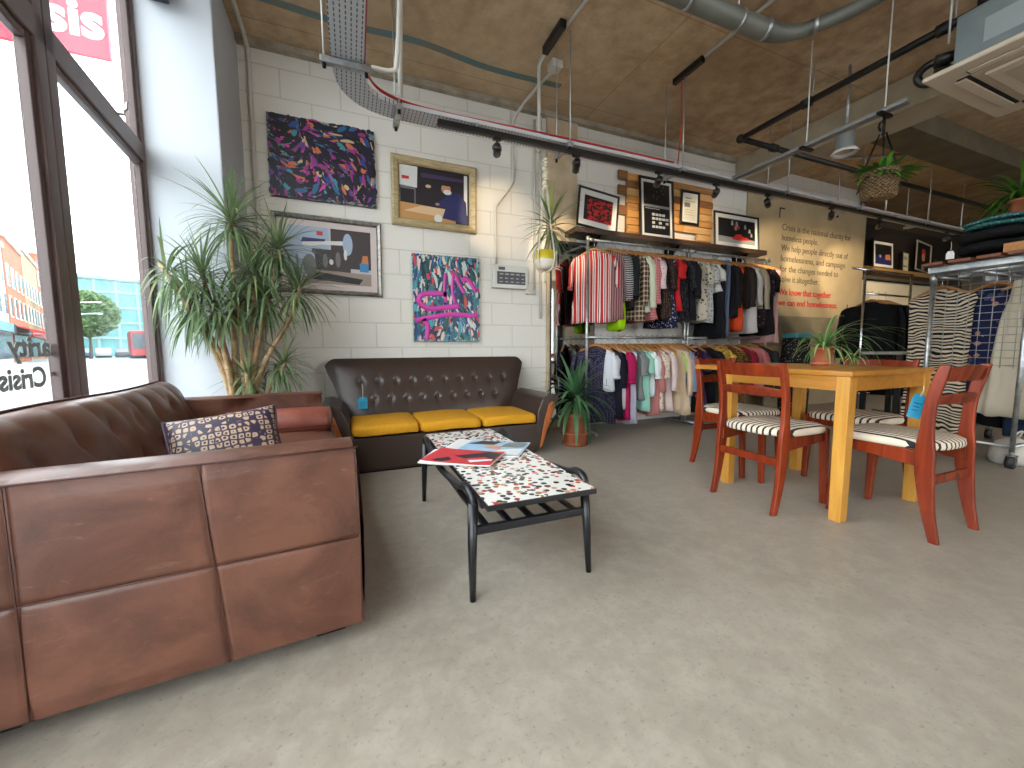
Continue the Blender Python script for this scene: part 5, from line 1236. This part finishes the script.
# shoes / bags on the floor under that rack: one pale bag
bgx = thing('cloth_bag', 'pale cloth bag lying on the floor under the cream skirt', 'bag', (rx+.22, ry0+.06, .0))
b = B(); b.loft([[Vector(((.13+.02*math.sin(k*3+z*20))*s_*math.cos(2*PI*k/20), .11*s_*math.sin(2*PI*k/20), z)) for k in range(20)] for z, s_ in ((0, .9), (.03, 1.05), (.1, 1), (.16, .75), (.19, .35), (.2, .1))]); b.obj('bag_body', P_(206, 200, 190), bgx)
b = B(); b.tube(cr([(-.05, 0, .17), (-.04, -.03, .24), (.04, -.03, .24), (.05, 0, .17)], 5), .007, 6); b.obj('strap', P_(206, 200, 190), bgx)

# ================================================================ CEILING SERVICES
ZT2, YT = 2.50, 2.94
def perf_tray(name, label, pts, w, lipz=.025, m=None):
    o = thing(name, label, 'cable tray')
    rings = []
    for i, p in enumerate(pts):
        p = Vector(p); d = (Vector(pts[min(i+1, len(pts)-1)])-Vector(pts[max(i-1, 0)])).normalized(); s_ = Vector((-d.y, d.x, 0)).normalized()
        rings.append([p-s_*w/2+Vector((0, 0, lipz)), p-s_*w/2, p+s_*w/2, p+s_*w/2+Vector((0, 0, lipz))])
    B().loft(rings, closed=False, cap=False, smooth=False).obj('tray', m or tray_m, o, solid=.0025)
    return o
# perforations are part of the sheet's own pattern
t = NT('perforated_steel'); v = t.co(); x = t.sep(v)
def slot(a, b_, pa, pb, la, lb):
    fa = t.math('ABSOLUTE', t.math('SUBTRACT', t.math('FRACT', t.math('MULTIPLY', a, 1/pa)), .5)); fb = t.math('ABSOLUTE', t.math('SUBTRACT', t.math('FRACT', t.math('MULTIPLY', b_, 1/pb)), .5))
    return t.math('MULTIPLY', t.math('LESS_THAN', fa, la), t.math('LESS_THAN', fb, lb))
s_ = slot(x[0], x[1], .026, .034, .12, .32)
t.base(t.mix(s_, C(190, 191, 194), C(84, 82, 78))); t.b.inputs['Metallic'].default_value = .2; t.rough(.45); tray_m = t.m; tray_d = mat('dark_tray_steel', C(140, 140, 138), .5, .4)  # tray_d: plain darker steel for the narrow tray
tr1 = perf_tray('cable_tray', 'wide white perforated cable tray turning along the wall, carrying red cables', cr([(.02, -.6, ZT2), (.035, 1.4, ZT2), (.045, 2.4, ZT2), (.05, 2.62, ZT2), (.10, 2.80, ZT2), (.24, 2.91, ZT2), (.5, YT, ZT2), (1.2, YT, ZT2), (4.0, YT, ZT2), (8.2, YT, ZT2)], 6), .17)
red_c = mat('red_cable', C(176, 40, 36), .45)
b = B()
for k in range(3): b.tube(cr([(.115+.008*k, -.6, ZT2+.03+.01*k), (.115+.008*k, 1.4, ZT2+.03), (.125+.006*k, 2.45, ZT2+.03+.008*k), (.16, 2.66, ZT2+.03), (.29, 2.82-.008*k, ZT2+.03), (.62, YT-.075, ZT2+.03), (1.5, YT-.075-.006*k, ZT2+.035), (2.75, YT-.075, ZT2+.03+.006*k)], 5), .006, 5)
b.obj('red_cable', red_c, tr1)
# hangers (threaded rods + strut) for the trays
def strut(label, x, y, w, axis, group='tray support struts'):
    o = thing('tray_support', label, 'bracket', (x, y, ZT2), 0 if axis == 'x' else PI/2, group)
    B().box(-w/2, w/2, -.02, .02, -.04, -.005).obj('channel', steel, o, bevel=.003)
    for s in (-1, 1):
        B().tube([(s*(w/2-.02), 0, -.06), (s*(w/2-.02), 0, CEIL-ZT2)], .005, 8).obj('threaded_rod', mat('zinc_rod', C(176, 176, 172), .4, .5), o)
        B().tube([(s*(w/2-.02), 0, -.062), (s*(w/2-.02), 0, -.04)], .011, 6).obj('nut', black_metal, o)
strut('galvanised strut under the wide tray near the window end', .035, 2.54, .26, 'x')
strut('galvanised strut where the tray starts along the wall, left of the black track', .36, YT, .26, 'y')
strut('galvanised strut above the macrame planter', 1.66, YT, .26, 'y')
strut('galvanised strut above the tall framed poster', 2.82, YT, .26, 'y')
strut('galvanised strut right of the tray junction', 4.25, YT, .26, 'y')
strut('galvanised strut above the lettered wall', 5.5, YT, .26, 'y')
strut('farthest galvanised strut towards the dark corner', 7.0, YT, .26, 'y')
tr2 = perf_tray('cable_tray', 'narrow perforated cable tray running out from the wall to the ceiling unit', [(3.50, YT-.09, ZT2+.0), (3.50, 1.56, ZT2)], .06, .025, m=tray_d)
cab = mat('orange_cable', C(176, 130, 90), .5)
b = B()
for k in range(4): b.tube([(3.475+.015*k, YT-.1, ZT2+.02), (3.475+.015*k, 1.6, ZT2+.02)], .006, 5)
b.obj('cable_bundle', cab, tr2)
for nm, y in (('halfway along the narrow tray', 2.2), ('beside the hanging basket', 1.69)):
    o = thing('tray_rod', 'thin white suspension rod %s' % nm, 'rod', (3.50, y, ZT2), group='rods holding the narrow tray')
    B().tube([(0, 0, -.01), (0, 0, CEIL-ZT2)], .005, 8).obj('rod', white_paint, o); B().box(-.07, .07, -.015, .015, -.02, -.003).obj('cross_bar', black_metal, o)
# black lighting track under the wall tray + spot heads
trk = thing('lighting_track', 'long black lighting track fixed below the wall cable tray', 'lighting track', (0, YT-.075, ZT2-.045))
B().box(.62, 8.1, -.02, .02, -.02, .018).obj('track_rail', black_frame, trk, bevel=.003)
B().box(.62, 8.1, -.008, .008, -.0215, -.018).obj('conductor_slot', mat('slot_grey', C(60, 60, 62), .5), trk)
for x in (.9, 2.4, 3.7, 5.0, 6.3): B().box(x-.012, x+.012, -.02, .02, .018, .045).obj('track_clip', steel, trk)
lamp_face = NT('spot_lens'); lamp_face.base(C(255, 240, 215)); lamp_face.b.inputs['Emission Color'].default_value = (1, .82, .58, 1); lamp_face.b.inputs['Emission Strength'].default_value = 3.0; lamp_face = lamp_face.m
def spot(label, x, aim, power, size=50, y=YT-.075, z=ZT2-.065, blend=.6, col=(1, .78, .5)):
    o = thing('track_spotlight', label, 'spotlight', (x, y, z), group='black spotlights on the wall track')
    B().box(-.03, .03, -.014, .014, -.02, .0).tube([(0, 0, -.02), (0, 0, -.06)], .008, 8).obj('track_adapter', black_frame, o)
    c_ = Vector((0, 0, -.085)); d = (Vector(aim)-Vector((x, y, z))-c_).normalized()
    q = d.to_track_quat('Z', 'Y').to_matrix().to_4x4(); q.translation = c_
    b = B(); b.lathe([(.004, -.05), (.026, -.048), (.029, -.04), (.029, .055), (.026, .058), (.024, .045), (.004, .045)], n=20)
    for v in b.bm.verts: v.co = q @ v.co
    hd = b.obj('lamp_head', black_frame, o)
    b = B(); b.lathe([(.004, .047), (.023, .047)], n=20, cap=True)
    for v in b.bm.verts: v.co = q @ v.co
    b.obj('lens', lamp_face, hd)
    b = B(); b.tube([(-.033, 0, -.06), (-.033, 0, -.09)], .004, 6).tube([(.033, 0, -.06), (.033, 0, -.09)], .004, 6).tube([(-.033, 0, -.06), (.033, 0, -.06)], .004, 6); b.obj('yoke', black_frame, o)
    if power:
        L = bpy.data.lights.new('spot_lamp', 'SPOT'); L.energy = power*SPOT_POWER; L.spot_size = math.radians(size); L.spot_blend = blend; L.color = col; L.shadow_soft_size = .03
        lo = bpy.data.objects.new('spot_lamp', L); COL.objects.link(lo); lo.parent = o
        mt_ = (-d).to_track_quat('Z', 'Y').to_matrix().to_4x4(); mt_.translation = c_ + d*.065; lo.matrix_local = mt_
    return o
spot('black spotlight left of the macrame planter, above the gilt framed photograph', 1.06, (1.4, 3.85, 2.2), 12)
spot('black spotlight right of the macrame planter, aimed at the pilaster', 1.74, (2.15, 3.8, 1.9), 22)
spot('black spotlight in front of the tall framed poster', 2.58, (3.0, 3.7, 2.2), 22)
spot('black spotlight before the pallet wood panel', 3.28, (3.9, 3.7, 2.3), 26)
spot('black spotlight just left of the wall lettering', 4.0, (5.8, 3.84, 1.9), 70, 52)
spot('black spotlight above the middle of the wall lettering', 5.05, (6.6, 3.84, 1.9), 70, 52)
spot('black spotlight above the right end of the wall lettering', 6.0, (7.2, 3.84, 1.9), 50, 52)
spot('black spotlight over the far ledge', 7.6, (9.2, 4.1, 2.3), 50, 50)
# black sprinkler pipe
spk = thing('sprinkler_pipe', 'black sprinkler pipe with elbow running below the concrete beam', 'pipe', (0, 0, 0)); ZP = 2.97; XP = 3.71
pm = mat('black_pipe', C(26, 25, 24), .5)
B().tube([(XP, .2, ZP), (XP, 2.97, ZP)], .026, 12).obj('pipe_run', pm, spk)
B().tube([(XP, 2.97, ZP), (9.5, 2.97, ZP)], .026, 12).obj('pipe_run', pm, spk)
B().ball((XP, 2.97, ZP), .042, n=12, m=8).obj('elbow', pm, spk)
for y in (2.35, 1.5): B().tube([(XP, y-.035, ZP), (XP, y+.035, ZP)], .038, 12).obj('coupling', pm, spk); 
for y in (2.3, 1.45, .8): B().tube([(XP, y, ZP), (XP, y, CEIL)], .005, 6).obj('hanger_rod', mat('zinc_rod', C(176, 176, 172), .4, .5), spk)
B().tube([(XP, 1.32, ZP), (XP, 1.32, CEIL)], .034, 12).tube([(XP, 1.30, ZP), (XP+.16, 1.16, ZP-.02)], .03, 12).obj('branch', pm, spk)
for x_ in (4.2, 6.2): B().tube([(x_-.04, 2.97, ZP), (x_+.04, 2.97, ZP)], .038, 12).obj('coupling', pm, spk)
# spiral duct
du = thing('ventilation_duct', 'grey round ventilation duct with a bend below the ceiling', 'duct', (0, 0, 0))
dm = mat('duct_grey', C(104, 106, 98), .5, .2, c2=C(120, 122, 112), scale=3)
P = cr([(.2, 2.06, 3.08), (1.4, 2.06, 3.08), (2.4, 2.06, 3.08), (2.80, 2.05, 3.08), (2.98, 1.99, 3.085), (3.07, 1.88, 3.09), (3.18, 1.66, 3.10), (3.25, 1.2, 3.11), (3.25, .5, 3.12)], 6)
B().tube(P, [.062 if p.x < 2.8 else .062-.018*min(1, (p.x-2.8)/.2) for p in P], 24).obj('duct_run', dm, du)
for p, d, r_ in (((2.05, 2.06, 3.08), (1, 0, 0), .067), ((2.50, 2.06, 3.08), (1, 0, 0), .067), ((2.74, 2.045, 3.08), (1, -.1, 0), .067), ((3.05, 1.9, 3.09), (.6, -.8, 0), .054)):
    p, d = Vector(p), Vector(d).normalized(); B().tube([p-d*.012, p+d*.012], r_, 24).obj('duct_band', steel, du)
B().tube([(2.50, 2.06, 3.16), (2.50, 2.06, CEIL)], .006, 6).tube([(1.2, 2.06, 3.16), (1.2, 2.06, CEIL)], .006, 6).obj('hanger_rod', steel, du)
# ceiling conduits
def conduit(label, runs, r=.014, boxes=()):
    o = thing('cable_conduit', label, 'conduit', group='surface conduits')
    for P in runs: B().tube(P, r, 10).obj('conduit_run', conduit_m, o)
    for x, y, z, sx, sy, sz in boxes: B().box(x-sx, x+sx, y-sy, y+sy, z-sz, z+sz).obj('junction_box', conduit_m, o, bevel=.004)
    return o
zc = CEIL-.018
conduit('white conduit on the ceiling above the gilt photograph with a drop to the tray', [[(1.70, .6, zc), (1.62, 2.4, zc), (1.575, 3.08, zc)], cr([(1.575, 3.08, zc), (1.56, 3.16, zc-.03), (1.555, 3.17, zc-.14), (1.555, 3.17, 2.55)], 5)], .014, [(1.70, 3.16, zc-.02, .05, .05, .03)])
conduit('white conduit from the ceiling box down the wall to the alarm panel', [cr([(1.72, 3.2, zc-.02), (1.69, 3.5, zc), (1.60, YB-.05, zc-.12), (1.585, YB-.02, zc-.3), (1.585, YB-.02, 2.62), (1.56, YB-.02, 2.52), (1.42, YB-.02, 2.33), (1.395, YB-.02, 2.25), (1.395, YB-.02, 1.74)], 5)])
conduit('white vertical conduit at the left edge of the pilaster', [[(1.90, YB-.02, CEIL), (1.90, YB-.02, 1.2)], [(1.83, YB-.02, CEIL-.1), (1.83, YB-.02, 1.45)], cr([(1.83, YB-.02, 1.5), (1.82, YB-.02, 1.47), (1.73, YB-.02, 1.46)], 4)], .012)
conduit('white conduit on the ceiling above the tall framed poster', [[(2.806, .4, zc), (2.82, 2.62, zc)]], .016)
conduit('white conduit running down the wall beside the pillar', [cr([(-.66, 2.6, zc), (-.66, 3.5, zc), (-.66, YB-.05, zc-.03), (-.655, YB-.022, zc-.12), (-.655, YB-.022, zc-.4), (-.655, YB-.022, 2.0), (-.655, YB-.022, .05)], 5)], .016)
conduit('white conduit loop beside the wide tray', [cr([(.13, 2.5, 3.2), (.30, 2.5, 3.2), (.345, 2.5, 3.15), (.345, 2.52, 3.0), (.325, 2.6, 2.62), (.29, 2.62, 2.56), (.18, 2.62, 2.55)], 6), [(.345, 2.45, zc), (.36, 2.65, 2.95), (.37, 2.84, 2.55)]], .014)
conduit('pale conduit on the far dark ceiling', [[(5.3, 2.2, zc), (6.9, 1.6, zc)], [(5.9, 3.3, zc), (6.9, 2.78, zc)]], .016)
gt = thing('track_stub', 'short black track stub on the ceiling conduit above the poster', 'lighting track', (2.82, 2.80, CEIL-.03)); B().box(-.02, .02, -.16, .16, -.02, .03).obj('track_rail', black_frame, gt, bevel=.003)
gt2 = thing('track_stub', 'short black track stub beside the ceiling conduit above the gilt photograph', 'lighting track', (1.55, 2.90, CEIL-.03)); B().box(-.025, .025, -.15, .15, -.03, .03).obj('track_rail', black_frame, gt2, bevel=.003)
rc = thing('red_flex', 'red flex dropping from the ceiling conduit to the tray above the poster', 'cable', (2.83, 2.88, 2.52)); B().tube(cr([(0, 0, CEIL-2.54), (.01, .0, .4), (-.005, 0, .15), (-.02, 0, .0)], 6), .005, 6).obj('flex', red_c, rc)
# ceiling speaker / drum light
sk = thing('ceiling_drum', 'grey cylindrical ceiling fitting with white rim beside the narrow tray', 'ceiling light', (4.10, 2.25, 2.56))
B().lathe([(.004, .05), (.066, .05), (.07, .06), (.067, .16), (.07, .2), (.064, .24), (.004, .24)], n=32).obj('drum', mat('drum_grey', C(128, 132, 130), .45), sk)
B().lathe([(.094, .018), (.097, .026), (.076, .05), (.064, .05), (.07, .036), (.085, .02)], n=32, cap=False).obj('rim', white_paint, sk, solid=.003)
B().lathe([(.004, .038), (.066, .038), (.066, .05), (.004, .05)], n=28).obj('diffuser', mat('diffuser', C(214, 200, 176), .5), sk)
B().tube([(0, 0, .24), (0, 0, CEIL-2.56)], .012, 8).obj('drop_rod', steel, sk)
# air-conditioning cassette
ax0, ax1, ay1, az = 3.335, 4.335, 1.437, 2.50; ay0 = ay1-1.0
ac = thing('air_conditioner', 'ceiling cassette air conditioner with beige panel and grey box at the top right', 'air conditioner', ((ax0+ax1)/2, (ay0+ay1)/2, az))
acp = mat('ac_panel', C(214, 198, 178), .5); acb = mat('ac_box', C(138, 148, 150), .45, .3, c2=C(120, 130, 132), scale=3)
B().box(-.5, .5, -.5, .5, 0, .03).obj('panel', acp, ac, bevel=.012, seg=3)
B().box(-.40, .40, -.40, .40, .03, .34).obj('casing', acb, ac, bevel=.006)
b = B(); b.poly([(-.30, -.30), (.30, -.30), (.30, .30), (-.30, .30)], (-.022, .0), axis='z'); b.obj('intake_grille', acp, ac, bevel=.02, seg=3)
B().box(-.24, .24, -.24, .24, -.025, -.021).obj('grille_inset', mat('ac_inset', C(186, 170, 150), .55), ac)
for k in range(4):
    M = Matrix.Rotation(k*PI/2, 4, 'Z')
    f = B().box(-.34, .34, .345, .40, -.004, .002, M=M).obj('air_slot', mat('slot_dark', C(34, 32, 30), .6), ac)
    B().box(-.33, .33, .362, .415, -.012, -.004, M=M).obj('louvre', acp, f, bevel=.004)
B().box(-.38, .1, -.402, -.398, .12, .26).obj('service_plate', mat('ac_plate', C(160, 168, 168), .5), ac) if False else B().box(-.403, -.399, -.15, .28, .12, .25).obj('service_plate', mat('ac_plate', C(158, 166, 166), .5), ac, bevel=.002)
b = B()
for dz in (.09, .17): b.tube([(-.30, .41, dz), (-.36, .50, dz)], .03, 12).tube([(-.30, .46, dz), (-.30, .52, dz)], .034, 12)
b.tube(cr([(-.3, .42, .17), (-.33, .54, .18), (-.36, .58, .12), (-.34, .54, .06), (-.3, .42, .07)], 5), .022, 10)
b.obj('pipe_connections', pm, ac)
for sx in (-.42, .42):
    for sy in (-.42, .42): B().tube([(sx, sy, .2), (sx, sy, CEIL-az-.004)], .006, 8).obj('suspension_rod', mat('zinc_rod', C(176, 176, 172), .4, .5), ac)
# rods of the dark end of the room
for i, (x, y) in enumerate(((6.1, 3.1), (6.6, 3.1), (7.9, 3.2), (8.6, 3.1))):
    o = thing('suspension_rod', 'thin white rod hanging from the far ceiling, %s from the beam' % ('first', 'second', 'third', 'fourth')[i], 'rod', (x, y, 2.6), group='rods at the dark end')
    B().tube([(0, 0, 0), (0, 0, CEIL-2.6)], .008, 8).obj('rod', white_paint, o); B().lathe([(.004, 0), (.016, 0), (.016, .02), (.004, .02)], n=8).obj('end_nut', steel, o)
# dark camera-like fitting at the head of the window
cf = thing('window_head_fitting', 'small dark fitting at the head of the white pillar by the window', 'fitting', (-1.00, 3.12, 3.03))
B().ball((0, 0, 0), .09, .07, .06).obj('dome', mat('fitting_grey', C(52, 58, 68), .35), cf); B().box(-.05, .05, -.01, .09, -.03, .03).obj('mount', mat('fitting_grey', C(52, 58, 68), .35), cf)
# low pile beyond the rails: black floral bag
fb = thing('floral_bag', 'black floral bag with teal lid standing at the right end of the clothes rails', 'bag', (5.35, 3.35, 0))
B().loft([[Vector((.16*s_*math.copysign(abs(math.cos(2*PI*k/20))**.6, math.cos(2*PI*k/20)), .13*s_*math.copysign(abs(math.sin(2*PI*k/20))**.6, math.sin(2*PI*k/20)), z)) for k in range(20)] for z, s_ in ((0, 1), (.3, 1.06), (.75, 1.0), (1.0, .9))]).obj('bag_body', cloth('floral', C(28, 26, 28), C(120, 110, 100), .8), fb)
B().box(-.13, .13, -.10, .10, 1.0, 1.06).obj('lid', mat('teal_lid', C(60, 130, 140), .5), fb, bevel=.01)
wb = thing('display_table', 'dark display table with pale top behind the oak table', 'table', (5.35, 2.35, 0))
B().box(-.3, .25, -.2, .14, .80, .83).obj('tabletop', mat('pale_board', C(150, 144, 134), .6), wb, bevel=.004)
for sx in (-.27, .22):
    for sy in (-.17, .11): B().box(sx-.02, sx+.02, sy-.02, sy+.02, 0, .80).obj('leg', black_frame, wb)
